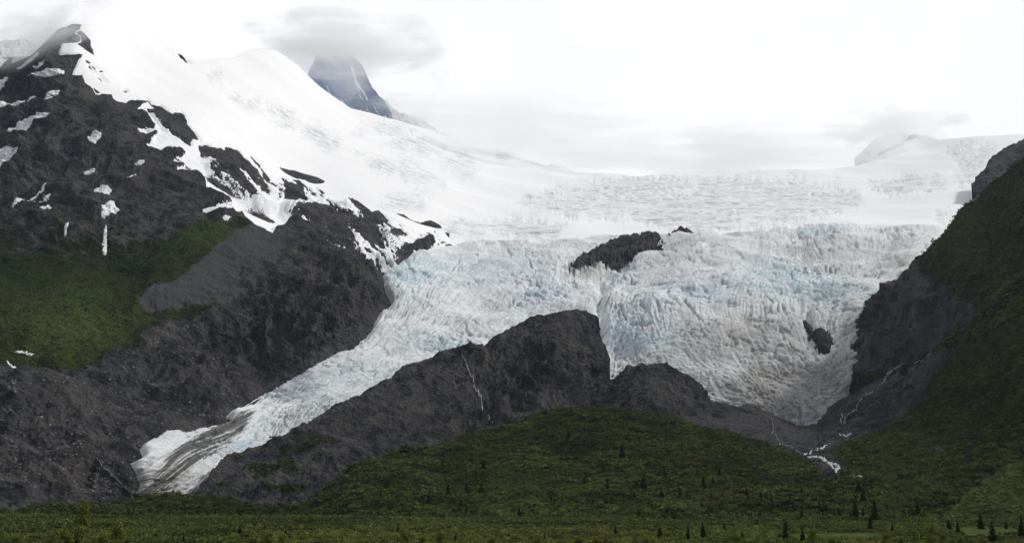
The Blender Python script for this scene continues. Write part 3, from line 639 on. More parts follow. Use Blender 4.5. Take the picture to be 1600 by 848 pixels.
KNOLL = Surf([(930,640,2330),(1005,566,2400),(1105,628,2360),(1000,620,2280),(960,680,2180),(1080,680,2180),(1020,720,2100)], rock_disp(32, 90, .6, 1, 1.2))
knoll = build_surface('rock_knoll', KNOLL, 926, 1125, curve([(926,645),(932,625),(945,602),(960,585),(978,571),(1000,565),(1020,568),(1045,578),(1075,590),(1095,605),(1103,620),(1112,632),(1125,650)]), curve([(926,720),(1125,720)]), 1.1,
    lambda U, V, P: dict(veg=.15, scree=0, light=.12, bright=0), M_TERR, None, (8, 10, 12))
tag(knoll, 'rounded dark rock knoll below the ice, right of the long ridge', None, None, 'structure')

# --- right mountain
def disp_rm(b, u, v):
    x, y, z = b[..., 0], b[..., 1], b[..., 2]
    g_ = fbm(x / 50 , y / 80, z / 150, 5, .55, True)
    cl = np.clip(sstep(1500, 1400, u + (v - 450) * -.3), 0, 1)
    mac = fbm((x + .6 * z) / 260, y / 260, (z - .4 * x) / 420, 3, .5, True)
    return rock_disp(34, 150, .6, 1, 1.1)(b, u, v) * (.5 + .5 * cl) + 26 * cl * (g_ - .3) + 40 * (mac - .3) * sstep(1303, 1370, u)
RM = Surf([(1305,570,2700),(1350,500,2780),(1400,435,2850),(1480,365,2800),(1600,262,2550),(1335,612,2600),(1400,560,2480),(1500,520,2150),(1600,500,1880),(1600,400,2150),(1450,480,2560),(1500,440,2480),(1540,420,2400),(1660,230,2450),(1660,500,1800),(1400,700,2200),(1600,700,1700),(1300,700,2500)], disp_rm)
RM_C = [(1302,700),(1303,600),(1305,572),(1316,556),(1330,530),(1342,510),(1350,497),(1358,488),(1375,472),(1388,450),(1400,436),(1420,412),(1440,395),(1455,378),(1480,356),(1500,340),(1530,315),(1560,294),(1580,278),(1600,262),(1660,215)]
f_rmrock = sdf_field([[(1290,700),(1290,560),(1345,490),(1395,430),(1430,400),(1450,400),(1440,425),(1470,440),(1500,470),(1530,480),(1510,500),(1480,520),(1465,550),(1440,570),(1400,590),(1340,620)],])
def attrs_rm(U, V, P):
    s = sstep(-14, 14, f_rmrock(U, V))
    return dict(veg=.92 * (1 - s) + .12, scree=.5 * s * blob(U, V, [(1450,540,70,30,1)]), light=s * blob(U, V, [(1420,440,55,55,.55),(1345,550,45,50,.55),(1400,500,90,60,.4),(1460,470,40,30,.35)]), bright=.35 * blob(U, V, [(1530,370,60,50,1),(1590,300,40,40,.8)]))  # cliff rock painted paler to look lit, since its face lies in shade
rm = build_surface('mountain', RM, 1302, 1760, curve(RM_C), curve([(1302,720),(1660,700)]), 1.2, attrs_rm, M_TERR, None, (12, 25, 30))
tag(rm, 'dark green mountain flank with a rock cliff at its foot, right of the glacier', None, None, 'structure')

# --- moraine apron, stream gully and lower right slope
def disp_fl(b, u, v): return rock_disp(20, 90, .8, 1, 1.2)(b, u, v)
FORE = Surf([(1030,652,2280),(1110,630,2360),(1180,638,2400),(1262,664,2400),(1300,642,2380),(1340,613,2360),(1400,589,2300),(1462,552,2150),(1600,500,1800),(1030,720,1950),(1150,700,2000),(1200,690,2060),(1250,700,1900),(1260,712,1800),(1310,745,1500),
  (1300,690,2000),(1400,680,1850),(1500,620,1850),(1600,600,1580),(1600,700,1400),(1500,720,1500),(1400,740,1480),(1300,800,1250),(1500,800,1150),(1000,800,1500),(1660,480,1700),(1660,720,1300)], disp_fl)
FORE_C = [(1020,665),(1030,650),(1045,640),(1075,630),(1110,628),(1130,634),(1150,640),(1165,636),(1180,637),(1200,646),(1225,655),(1245,664),(1262,666),(1278,662),(1288,650),(1300,640),(1320,624),(1340,612),(1362,600),(1400,586),(1440,566),(1462,550),(1500,545),(1550,522),(1600,498),(1660,470)]
f_flrock = sdf_field([[(1010,640),(1030,620),(1300,600),(1400,580),(1470,540),(1510,540),(1470,580),(1450,600),(1440,620),(1420,650),(1380,672),(1340,686),(1330,690),(1310,700),(1285,706),(1262,714),(1240,708),(1210,694),(1180,690),(1140,680),(1100,668),(1060,658)],
  [(1262,712),(1290,708),(1312,722),(1318,738),(1300,748),(1275,735)]])
def attrs_fl(U, V, P):
    s = sstep(-10, 6, f_flrock(U, V))
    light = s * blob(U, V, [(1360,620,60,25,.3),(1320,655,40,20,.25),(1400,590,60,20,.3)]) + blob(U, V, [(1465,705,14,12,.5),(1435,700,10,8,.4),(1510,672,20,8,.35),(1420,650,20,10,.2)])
    veg = .97 * (1 - s) + .03 - .6 * blob(U, V, [(1465,705,16,12,1),(1435,700,10,10,1),(1510,675,20,7,.8),(1560,640,30,10,.5)])
    return dict(veg=veg, scree=s * blob(U, V, [(1230,680,70,18,1),(1150,665,60,14,.9)]), light=light, bright=.15)
fore = build_surface('slope', FORE, 1020, 1760, curve(FORE_C), curve([(1020,805),(1660,812)]), 1.2, attrs_fl, M_TERR, None, (6, 12, 14))
tag(fore, 'grey moraine apron and bushy green slope below the right mountain', None, None, 'structure')

# --- green hill in front of the ice
HILL_C = [(-60,799),(0,797),(60,795),(150,790),(205,788),(250,782),(290,777),(320,780),(350,782),(400,788),(440,790),(470,783),(500,770),(530,752),(560,730),(590,713),(620,703),(650,698),(700,694),(740,682),(780,668),(830,648),(860,641),(900,634),(920,630),(940,633),(970,643),(1000,648),(1030,650),(1060,655),(1100,665),(1140,678),(1180,692),(1220,703),(1245,712),(1265,730),(1290,750),(1330,764),(1400,772),(1500,778),(1660,784)]
def disp_hill(b, u, v):
    x, y, z = b[..., 0], b[..., 1], b[..., 2]
    return 20 * fbm(x / 120, y / 120, z / 38, 5, .55) + 3.0 * fbm(x / 14, y / 14, z / 10, 2, .5)
HILL = Surf([(-60,800,1500),(150,790,1500),(290,777,1520),(440,790,1500),(560,731,1600),(700,694,1750),(920,631,1900),(1060,655,1850),(1180,692,1750),(1250,715,1650),(1330,764,1280),(1500,778,1150),(1660,784,1100),
 (-60,830,980),(200,830,980),(400,830,980),(700,830,960),(1000,830,940),(1300,830,940),(1660,830,900),(560,780,1300),(700,760,1420),(900,720,1560),(1000,760,1340),(1150,760,1330),(800,790,1200),(1100,790,1180),(300,800,1280),(1250,780,1180)], disp_hill)
def attrs_hill(U, V, P):
    br = blob(U, V, [(850,800,180,12,.6),(780,800,40,8,.9),(1000,790,140,10,.5),(400,825,160,8,.4),(900,760,150,20,.3),(1060,780,60,5,.6)])
    return dict(veg=1.0, scree=0, light=0, bright=br)
hill = build_surface('hill', HILL, -160, 1760, curve(HILL_C), curve([(-60,836),(1660,836)]), 1.5, attrs_hill, M_TERR, None, (8, 20, 8))
tag(hill, 'low rounded green hill covered in brush in front of the glacier', None, None, 'structure')
# spur at the lower right
SPUR = Surf([(1440,800,1000),(1520,768,1090),(1600,730,1180),(1660,700,1230),(1500,820,900),(1660,820,860),(1600,780,1010),(1400,830,930)], disp_hill)
spur = build_surface('slope', SPUR, 1450, 1760, curve([(1450,800),(1480,787),(1520,768),(1560,750),(1600,729),(1660,698)]), curve([(1450,824),(1660,824)]), 1.3,
    lambda U, V, P: dict(veg=1.0, scree=0, light=0, bright=.55), M_TERR, None, (8, 20, 12))
tag(spur, 'small smooth green spur at the lower right', None, None, 'structure')

# --- valley floor, one sheet out to the horizon
def floor_z(x, y):
    d = np.hypot(x, y)
    z = np.interp(d, [0, 30, 120, 300, 560, 800, 1000, 1300, 3000, 30000], [10.4, 10.2, 3.0, 0.2, 0.0, 5.0, 9.5, 12.0, 12, 12])
    return z + 1.3 * perlin(x / 70, y / 70, 0 * x) * np.clip(d / 200, 0, 1) * (d < 3000)
ring = np.concatenate([[0.5, 3, 6, 10, 15, 22], np.geomspace(30, 1500, 330), np.geomspace(1600, 40000, 26)])
tf = np.concatenate([np.linspace(-28, 28, 620), np.linspace(28, 332, 90)[1:-1]]) * math.pi / 180
TT, RR = np.meshgrid(np.append(tf, tf[0] + 2 * math.pi), ring)
X, Yy = RR * np.sin(TT), RR * np.cos(TT); Z = floor_z(X, Yy)
pu = 800 + FPX * X / np.maximum(Yy, 1)
mead = blob(pu, Yy, [(1300,640,110,70,1.0),(1520,700,90,110,1.0),(1440,600,60,40,.8)]) * (Yy > 0)
fl = mesh_obj('valley_floor', np.stack([X, Yy, Z], -1).reshape(-1, 3), grid_faces(*X.shape), M_TERR,
   dict(veg=np.ones(X.size), scree=np.zeros(X.size), light=np.zeros(X.size), bright=.25 + .75 * mead.ravel()))
tag(fl, 'flat green valley floor', None, None, 'structure')
def floor_hit(u, v):
    rx, rz = rays(np.float64(u), np.float64(v))
    ys = np.linspace(60, 1250, 2400); g = CAMZ + rz * ys - floor_z(rx * ys, ys)
    k = np.argmax(g < 0) if (g < 0).any() else len(ys) - 1
    return np.array([rx * ys[k], ys[k], floor_z(rx * ys[k], ys[k])])

# ------------------------------------------------------------------ water
def ribbon(name, surf, pts, widths, label, lift=1.2, braid=0, mat=None):
    pts = np.array(pts, float); L = np.concatenate([[0], np.cumsum(np.hypot(*np.diff(pts, axis=0).T))])
    n = max(6, int(L[-1] / .9)); t = np.linspace(0, L[-1], n)
    cu = np.interp(t, L, pts[:, 0]); cv = np.interp(t, L, pts[:, 1]); w = np.interp(t, L, widths)
    cu = cu + 1.6 * perlin(t / 6, 0 * t, 0 * t + 4) * (1 + braid); cv = cv + .8 * perlin(t / 6, 0 * t + 7, 0 * t) * (1 + braid)
    w = w * (.75 + .9 * np.abs(perlin(t / 4, 0 * t + 2, 0 * t)))
    du, dv = np.gradient(cu), np.gradient(cv); ln = np.hypot(du, dv) + 1e-6; nu, nv = -dv / ln, du / ln
    s = np.array([-.5, -.25, 0, .25, .5])[None]
    U = cu[:, None] + nu[:, None] * w[:, None] * s; V = cv[:, None] + nv[:, None] * w[:, None] * s
    p, nn = surf.P(U, V, True); p = p + nn * (lift * np.array([-1.2, .7, 1, .7, -1.2])[None])[..., None]
    F = grid_faces(n, 5); gap = fbm(U / 2.2, V / 2.2, 0 * U + 11, 3, .6).ravel() > -.22 - .1 * braid; F = F[gap[F].mean(1) > .5]
    co, F, _ = compact(p.reshape(-1, 3), F, {})
    o = mesh_obj(name, co, F, mat or M_WATER); tag(o, label, None, None, 'structure')
W = ribbon
W('waterfall', RIDGE, [(722,563),(727,572),(730,585),(738,600),(744,615),(752,632),(757,640),(764,655),(768,668)], [1.2,1.5,1.8,1.8,2.6,2.8,2.4,2.2,2.0], 'thin white waterfall dropping down the dark ridge', 2.5)
W('stream', FORE, [(1256,714),(1270,708),(1285,703),(1300,696)], [5,3.2,2.5,1.8], 'white meltwater stream leaving the moraine')
W('stream', FORE, [(1262,717),(1280,719),(1295,723),(1310,728),(1312,736),(1306,744)], [2.5,3.5,6,5.5,6,4], 'braided white stream bend below the moraine', 1.2, 1)
W('stream', FORE, [(1285,724),(1298,730),(1309,732)], [1.5,3,2], 'side channel of the braided stream', 1.2, 1)
W('stream', FORE, [(1302,738),(1308,741)], [2,5], 'white pool at the end of the braided stream')
W('stream', FORE, [(1334,748),(1342,750),(1348,750)], [3,4,2], 'short white reach of stream between bushes')
W('stream', FORE, [(1320,760),(1328,757),(1331,756)], [2,3.5,2], 'lowest short glint of the stream')
W('stream', FORE, [(1455,551),(1440,562),(1425,568),(1410,574),(1398,580),(1390,588),(1380,600),(1368,612),(1355,620)], [.8,1.4,.8,1.2,1,1.8,1.4,1.8,1], 'faint broken gully stream below the right cliff', mat=M_BROOK)
W('stream', FORE, [(1352,612),(1356,618),(1350,622),(1338,640),(1326,646),(1322,652),(1321,668)], [1.2,2.2,1.2,1,1.4,1.8,1.4], 'small cascade over brown rock right of the ice snout', mat=M_BROOK)
W('stream', FORE, [(1312,680),(1322,683),(1332,681)], [2,3.5,2], 'short stream below the cascade')
W('stream', FORE, [(1202,655),(1205,662),(1209,672),(1206,680),(1212,686),(1218,694),(1230,700),(1245,706),(1255,712)], [.7,.9,1.3,1.1,1.4,1.2,1,1,1.6], 'narrow stream winding down the moraine from the ice snout', mat=M_BROOK)
W('stream', BACKS, [(152,726),(158,738),(168,748),(178,758),(192,772),(200,778)], [1,2,1.5,1.2,1,1], 'small stream crossing the dark rubble left of the left ice tongue', 2.0)
W('waterfall', FORE, [(1318,650),(1315,662)], [1.6,1.4], 'tiny waterfall beside the cascade')

# ------------------------------------------------------------------ scattered stone and brush (uncountable)
def scatter(name, bases, sizes, protos, mat, tint, label, kind='stuff', rot=True, squash=1.0):
    """merge many small clumps into one mesh"""
    n = len(bases); which = rng.integers(0, len(protos), n)
    cos, fs, ts = [], [], []; off = 0
    for k, (pv, pf, pt) in enumerate(protos):
        m = which == k
        if not m.any(): continue
        b = bases[m]; s = sizes[m]; a = rng.uniform(0, 2 * math.pi, len(b)); ca, sa = np.cos(a), np.sin(a)
        x = pv[None, :, 0] * ca[:, None] - pv[None, :, 1] * sa[:, None]; y = pv[None, :, 0] * sa[:, None] + pv[None, :, 1] * ca[:, None]
        v = np.stack([x, y, np.broadcast_to(pv[None, :, 2] * squash, x.shape)], -1) * s[:, None, None] + b[:, None]
        cos.append(v.reshape(-1, 3)); nv = len(pv)
        fs.append((pf[None] + (np.arange(len(b)) * nv)[:, None, None] + off).reshape(-1, pf.shape[1])); off += len(b) * nv
        ts.append((np.clip(tint[m][:, None] + pt[None], 0, 1)).ravel())
    o = mesh_obj(name, np.concatenate(cos), np.concatenate(fs), mat, dict(tint=np.concatenate(ts)), smooth=False)
    tag(o, label, None, None, kind); return o
def leaf_clump(n, leaf, seed, lobes=4, flat=.75):
    r = np.random.default_rng(seed); c = r.normal(size=(lobes, 3)) * [.45, .45, .2]; c[:, 2] = np.abs(c[:, 2]) + .45 * flat
    d = r.normal(size=(n, 3)); d /= np.linalg.norm(d, axis=1)[:, None]; d[:, 2] = np.abs(d[:, 2]) * 1.0 - .15
    ctr = c[r.integers(0, lobes, n)] + d * r.uniform(.35, .6, (n, 1)) * [1, 1, flat]
    a = r.normal(size=(n, 3)); a /= np.linalg.norm(a, axis=1)[:, None]; b = np.cross(a, d + r.normal(size=(n, 3)) * .5); b /= np.linalg.norm(b, axis=1)[:, None] + 1e-6
    sz = leaf * r.uniform(.7, 1.4, (n, 1))
    v = np.stack([ctr + a * sz, ctr + b * sz, ctr - a * sz * .9, ctr - b * sz * .9], 1).reshape(-1, 3)
    t = np.repeat(r.uniform(-.2, .2, n), 4)
    return v, np.arange(n * 4).reshape(n, 4), t
def stone(seed):
    r = np.random.default_rng(seed)
    v = np.array([(x, y, z) for x in (-1, 1) for y in (-1, 1) for z in (-1, 1)], float) * .5; v *= r.uniform(.6, 1.2, (8, 1)); v[:, 2] *= .7
    f = np.array([(0,1,3,2),(4,6,7,5),(0,4,5,1),(2,3,7,6),(0,2,6,4),(1,5,7,3)]); return v, f, np.zeros(8)
stones = [stone(i) for i in range(6)]
def stone_field(surf, region, n, smin, smax, label):
    P = np.array(region, float); f = sdf_field([region])
    U = rng.uniform(P[:, 0].min(), P[:, 0].max(), n); V = rng.uniform(P[:, 1].min(), P[:, 1].max(), n); m = f(U, V) > 0
    U, V = U[m], V[m]; p = surf.P(U, V); s = smin + (smax - smin) * rng.random(len(p))**5
    scatter('boulders', p, s, stones, M_STONE, np.zeros(len(p)), label)
stone_field(BACKS, [(0,640),(100,600),(200,560),(260,520),(330,560),(390,640),(300,680),(220,700),(200,780),(0,790)], 5600, .8, 4.6, 'loose pale boulders strewn over the dark moraine slope at lower left')
stone_field(FORE, [(1040,645),(1200,650),(1262,668),(1300,640),(1400,590),(1470,550),(1430,620),(1330,690),(1262,708),(1150,680)], 2600, .8, 4.5, 'loose boulders on the moraine below the right ice tongue')
stone_field(RIDGE, [(305,775),(350,722),(440,690),(520,640),(620,595),(520,680),(400,740),(330,780)], 700, .7, 3.5, 'loose boulders on the lower end of the dark ridge')
stone_field(KNOLL, [(935,625),(975,575),(1040,580),(1100,620),(1050,650),(950,650)], 300, .7, 3.0, 'loose boulders on the rock knoll')

clumps = [leaf_clump(34, .30, 50 + i) for i in range(7)]
def brush_on(surf, U, V, size, label, veg_f=None, crest=None, mat=M_BRUSH, tb=0.42, brf=None):
    if crest is not None:
        m = V > crest(U) - 1; U, V = U[m], V[m]
    if veg_f is not None:
        m = rng.random(len(U)) < veg_f(U, V); U, V = U[m], V[m]
    p = surf.P(U, V); ex = brf(U, V) if brf is not None else 0 * U
    den = fbm(p[:, 0] / 45, p[:, 1] / 45, p[:, 2] / 30, 3)
    m = den > -.62; p, den, ex = p[m], den[m], ex[m]
    big = np.clip(fbm(p[:, 0] / 30 + 9, p[:, 1] / 30, p[:, 2] / 20, 3) * 2.2, 0, 1) * (rng.random(len(p)) < .35)
    s = size * rng.uniform(.45, 1.1, len(p)) * (1 + .4 * den) * (1 - .35 * ex) * (1 + 1.3 * big); p[:, 2] -= .25 * s
    tint = np.clip(tb + 1.5 * fbm(p[:, 0] / 70, p[:, 1] / 70, p[:, 2] / 40, 3) - .45 * big + .5 * ex + rng.normal(0, .24, len(p)), 0, 1)
    scatter('brush', p, s, clumps, mat, tint, label)
n = 46000
brush_on(HILL, rng.uniform(-50, 1650, n), 632 + 200 * rng.random(n), 3.0, 'dense alder brush covering the green hill', None, curve(HILL_C), brf=lambda u, v: attrs_hill(u, v, None)['bright'])
n = 16000
brush_on(FORE, rng.uniform(1050, 1650, n), rng.uniform(545, 800, n), 3.1, 'dense brush on the slope below the right mountain', lambda u, v: sstep(2, -10, f_flrock(u, v)), curve(FORE_C), tb=.52)
n = 16000
brush_on(RM, rng.uniform(1380, 1650, n), rng.uniform(230, 570, n), 3.6, 'low brush on the green right mountain flank', lambda u, v: sstep(4, -14, f_rmrock(u, v)) * .8, curve(RM_C), tb=.6)
n = 5000
brush_on(RIDGE, rng.uniform(310, 760, n), rng.uniform(560, 800, n), 3.0, 'patches of brush on the lower dark ridge', lambda u, v: sstep(.34, .6, attrs_ridge(u, v, None)['veg']), curve(RIDGE_C))
n = 2200
brush_on(SPUR, rng.uniform(1455, 1650, n), rng.uniform(700, 822, n), 1.6, 'low shrubs on the small green spur', None, curve([(1450,800),(1480,787),(1520,768),(1560,750),(1600,729),(1660,698)]), tb=.75)
# taller broad bushes standing above the brush
def tall_bushes(surf, u0, u1, v0, v1, n, crest, label, size=3.0, excl=None):
    U = rng.uniform(u0, u1, n); V = rng.uniform(v0, v1, n); m = V > crest(U) + 2
    if excl is not None: m &= excl(U, V) < -6
    U, V = U[m], V[m]; p = surf.P(U, V); d = fbm(p[:, 0] / 90 + 4, p[:, 1] / 90, p[:, 2] / 60, 3); m = d > .02; p, d = p[m], d[m]
    s = size * rng.uniform(.5, 1.3, len(p)); p[:, 2] -= .3 * s
    scatter('bushes', p, s, fine, M_BRUSH, np.clip(.12 + rng.normal(0, .16, len(p)) + .5 * (rng.random(len(p)) < .2), 0, 1), label, squash=1.35)
fine = [leaf_clump(150, .13, 80 + i, 6, 1.1) for i in range(6)]
tall_bushes(HILL, -50, 1650, 640, 830, 3400, curve(HILL_C), 'taller rounded bushes standing in the brush of the green hill')
tall_bushes(FORE, 1300, 1650, 560, 800, 1500, curve(FORE_C), 'taller dark bushes on the slope below the right mountain', 3.6, f_flrock)
n = 9000
brush_on(BACKS, rng.uniform(-60, 420, n), rng.uniform(330, 600, n), 2.6, 'low brush and heath on the green shelf of the left mountain', lambda u, v: sstep(.35, .9, attrs_left(u, v, None)['veg']) * .75, tb=.3)
# floor thickets
n = 26000
yy = 400 + 900 * rng.random(n)**1.1; xx = rng.uniform(-.44, .44, n) * yy
den = fbm(xx / 60, yy / 60, 0 * xx, 3); pu_ = 800 + FPX * xx / yy
m_ = (den > -.34) & (blob(pu_, yy, [(1300,640,90,55,1.0),(1520,700,70,85,1.0),(1440,600,50,35,.8)]) < .45)
xx, yy, den = xx[m_], yy[m_], den[m_]
b_ = np.stack([xx, yy, floor_z(xx, yy) - .3], -1); s_ = rng.uniform(.8, 2.2, len(xx)) * (1 + .5 * den)
scatter('brush', b_, s_, clumps, M_BRUSH, np.clip(.6 + 1.4 * fbm(xx / 90, yy / 90, 0 * xx + 2, 3) + rng.normal(0, .2, len(xx)), 0, 1), 'dense willow thicket on the valley floor')
n = 4200
yy = rng.uniform(330, 760, n); xx = rng.uniform(-.43, .43, n) * yy; pu_ = 800 + FPX * xx / yy
m_ = (fbm(xx / 40, yy / 40, 0 * xx + 9, 3) > -.02 - .1 * (pu_ < 1100)) & (pu_ < 1450 - 250 * (yy > 520)) & ((pu_ > 360) | (yy < 420))
xx, yy = xx[m_], yy[m_]
scatter('willow_thicket', np.stack([xx, yy, floor_z(xx, yy) - .4], -1), rng.uniform(1.3, 2.6, len(xx)), fine, M_NEAR, rng.uniform(.1, .9, len(xx)), 'pale green leafy willow thicket along the near edge of the valley floor')

# ------------------------------------------------------------------ spruces (each a thing: trunk and crown)
def spruce_meshes(seed, full=1.0):
    r = np.random.default_rng(seed); V, F, T = [], [], []; k = 0
    lv = 26
    for i in range(lv):
        t = i / (lv - 1); z = .06 + .92 * t; rad = (.17 * full * (1 - t)**.8 + .012) * r.uniform(.8, 1.15)
        nb = int(15 - 8 * t)
        for j in range(nb):
            a = r.uniform(0, 2 * math.pi); L = rad * r.uniform(.6, 1.25); w = L * .34; dz = -L * r.uniform(.15, .55)
            ca, sa = math.cos(a), math.sin(a)
            for q in range(3):
                f0, f1 = q / 3, (q + 1) / 3 + .08; ww = w * (1 - .25 * q)
                c0 = (ca * L * f0, sa * L * f0, z + dz * f0 * f0); c1 = (ca * L * f1, sa * L * f1, z + dz * f1 * f1)
                jt = r.uniform(-.008, .008)
                V += [(c0[0] - sa * ww * .5, c0[1] + ca * ww * .5, c0[2] - .012 + jt), (c0[0] + sa * ww * .5, c0[1] - ca * ww * .5, c0[2] - .012), (c1[0] + sa * ww * .3, c1[1] - ca * ww * .3, c1[2] + jt), (c1[0] - sa * ww * .3, c1[1] + ca * ww * .3, c1[2])]
                F.append((k, k+1, k+2, k+3)); k += 4; tq = r.uniform(0, 1); T += [tq] * 4
                h_ = r.uniform(.022, .045) * (1 - .5 * t); sx, sy = r.uniform(-.4, .4) * ww, r.uniform(-.4, .4) * ww     # hanging twigs
                V += [(c0[0], c0[1], c0[2] + .006), (c1[0], c1[1], c1[2]), (c1[0] + sx, c1[1] + sy, c1[2] - h_ * .8), (c0[0] + sx, c0[1] + sy, c0[2] - h_)]
                F.append((k, k+1, k+2, k+3)); k += 4; T += [tq] * 4
                V += [(c1[0] - sa * ww * .5, c1[1] + ca * ww * .5, c1[2] + .004), (c1[0] + sa * ww * .5, c1[1] - ca * ww * .5, c1[2]), (c1[0] + sa * ww * .3, c1[1] - ca * ww * .3, c1[2] - h_), (c1[0] - sa * ww * .4, c1[1] + ca * ww * .4, c1[2] - h_ * .7)]
                F.append((k, k+1, k+2, k+3)); k += 4; T += [tq] * 4
    V += [(.01, 0, .93), (-.01, 0, .93), (0, .008, 1.0), (0, -.008, .93)]; F.append((k, k+1, k+2, k+3)); T += [.5] * 4
    crown = (np.array(V), np.array(F), np.array(T))
    n = 7; tv, tf_ = [], []
    for lvl, (z, rr) in enumerate([(-.02, .024), (.1, .018), (.5, .010), (.95, .002)]):
        for j in range(n): tv.append((rr * math.cos(2 * math.pi * j / n), rr * math.sin(2 * math.pi * j / n), z))
    for lvl in range(3):
        for j in range(n): tf_.append((lvl * n + j, lvl * n + (j+1) % n, (lvl+1) * n + (j+1) % n, (lvl+1) * n + j))
    return crown, (np.array(tv), np.array(tf_))
def empty(name, loc):
    o = bpy.data.objects.new(name, None); col.objects.link(o); o.location = loc; o.empty_display_size = .5; return o
def copy_thing(src):
    r = src.copy(); col.objects.link(r)
    for ch in [c for c in bpy.data.objects if c.parent == src]:
        c = ch.copy(); col.objects.link(c); c.parent = r
    return r
SPR = [(286,848,15),(297,848,12),(310,836,9),(328,828,9),(365,836,10),(374,836,17),(446,838,14),(452,848,16),(462,829,8),
 (700,779,28),(729,803,19),(743,819,15),(751,768,24),(728,765,20),(720,790,12),(621,835,20),(669,788,22),(712,848,18),(757,848,14),(538,827,13),(604,765,22),
 (888,692,21),(912,676,8),(972,720,25),(943,735,14),(913,758,15),(949,770,20),(991,777,10),(796,790,11),(811,816,25),(816,815,22),(851,848,17),(803,848,10),(962,838,22),(878,822,8),
 (1005,767,29),(995,765,18),(992,777,10),(1034,776,17),(1063,778,17),(1073,778,12),(1097,795,12),(1081,799,8),(1040,803,13),(1100,774,20),(1124,797,16),(1124,744,16),(1169,788,16),(1190,787,14),(1183,770,10),(1198,786,13),(1132,832,18),(1160,848,18),(1075,848,32),(1099,848,34),(1031,845,26),
 (1206,789,14),(1235,788,14),(1253,778,14),(1254,810,24),(1267,812,22),(1228,848,40),(1254,848,28),(1296,825,16),(1329,824,28),(1337,822,38),(1349,784,26),(1368,828,42),(1360,830,26),(1386,790,14),(1395,835,20),
 (1434,800,34),(1440,848,18),(1483,815,16),(1497,832,20),(1533,818,28),(1552,848,34),(1597,843,40),(1455,800,14),(1310,800,14),(1420,812,18),(1215,812,14),(1180,815,16),(640,810,10),(580,800,12),(480,815,10),(150,820,9),(60,826,10),(20,835,12),(210,828,9),(1145,805,13),(1280,795,12),(870,790,9)]
r_ = np.random.default_rng(77)
for cu, cv, n_, su, sv in [(1225,795,7,60,8),(1120,785,5,50,8),(1340,800,7,50,8),(1440,805,7,60,10),(1000,812,5,60,8),(880,800,4,60,10),(690,785,5,60,10),(420,815,5,70,8),(120,815,4,80,6),(1290,770,5,60,6),(760,740,4,60,10),(1090,752,4,70,8)]:
    for _ in range(n_): SPR.append((round(cu + r_.normal() * su * .6), round(cv + r_.normal() * sv * .7), int(r_.uniform(8, 19))))
protos = []
for i in range(6):
    (cv, cf, ct), (tv, tf_) = spruce_meshes(200 + i, (1.0, .85, 1.25, .75, 1.1, 1.4)[i])
    e = empty('spruce_tree', (0, 0, 0))
    mesh_obj('trunk', tv, tf_, M_BARK, None, e); mesh_obj('crown', cv, cf, M_SPRUCE, dict(tint=ct), e, smooth=False)
    protos.append(e)
ORD = ['first','second','third','fourth','fifth','sixth','seventh','eighth','ninth','tenth','eleventh','twelfth','thirteenth','fourteenth','fifteenth','sixteenth','seventeenth','eighteenth','nineteenth','twentieth']
def zone(u, v):
    if v >= 826: return 'on the near valley floor', 0
    if u < 560: return 'below the left ice tongue', 1
    if u < 860: return 'on the left hill flank', 2
    if u < 1010 and v < 800: return 'on the middle hillside', 3
    if u < 1220: return 'at the right hill foot', 4
    if u < 1330: return 'below the stream', 5
    return 'under the right mountain', 6
spr = sorted(SPR, key=lambda s: s[0]); cnt = {}; used = set()
tot = {}
for (u, v, h) in spr: tot[zone(u, v)[1]] = tot.get(zone(u, v)[1], 0) + 1
NUM = {i: w for i, w in enumerate('zero one two three four five six seven eight nine ten eleven twelve thirteen fourteen fifteen sixteen seventeen eighteen nineteen twenty'.split())}
for i_, t_ in enumerate(['twenty','thirty','forty','fifty']):
    for j_, q_ in enumerate(['','-one','-two','-three','-four','-five','-six','-seven','-eight','-nine']): NUM[20 + 10 * i_ + j_] = t_ + q_
def ordinal(i):
    if i < 20: return ORD[i]
    t_ = (i + 1) // 10; r_ = (i + 1) % 10
    return {2:'twenty',3:'thirty',4:'forty',5:'fifty'}[t_] + ('-' + ORD[r_ - 1] if r_ else 'th')
for k, (u, v, h) in enumerate(spr):
    which = k % 6 if h < 30 else (0, 1, 4)[k % 3]
    if which in used: t = copy_thing(protos[which])
    else: t = protos[which]; used.add(which)
    if v > 828: loc = floor_hit(u, v)
    else: loc = HILL.P(np.array([float(u)]), np.array([float(v)]))[0]
    if u > 1460 and v <= 828: loc = floor_hit(u, max(v, 826))
    H = h * loc[1] / FPX
    t.location = (loc[0], loc[1], loc[2] - .02 * H); wd = rng.uniform(.8, 1.35); t.scale = (H * wd, H * wd, H); t.rotation_euler = (R(rng.uniform(-2, 2)), R(rng.uniform(-2, 2)), rng.uniform(0, 6.28))
    zn, zi = zone(u, v); c = cnt.get(zi, 0); cnt[zi] = c + 1
    size = 'tall' if h >= 24 else ('small' if h <= 11 else 'mid-sized')
    tag(t, f'{size} dark spruce, {ordinal(c)} from left of the {NUM[tot[zi]]} {zn}', 'spruce', 'dark spruces scattered over the hill and valley floor')

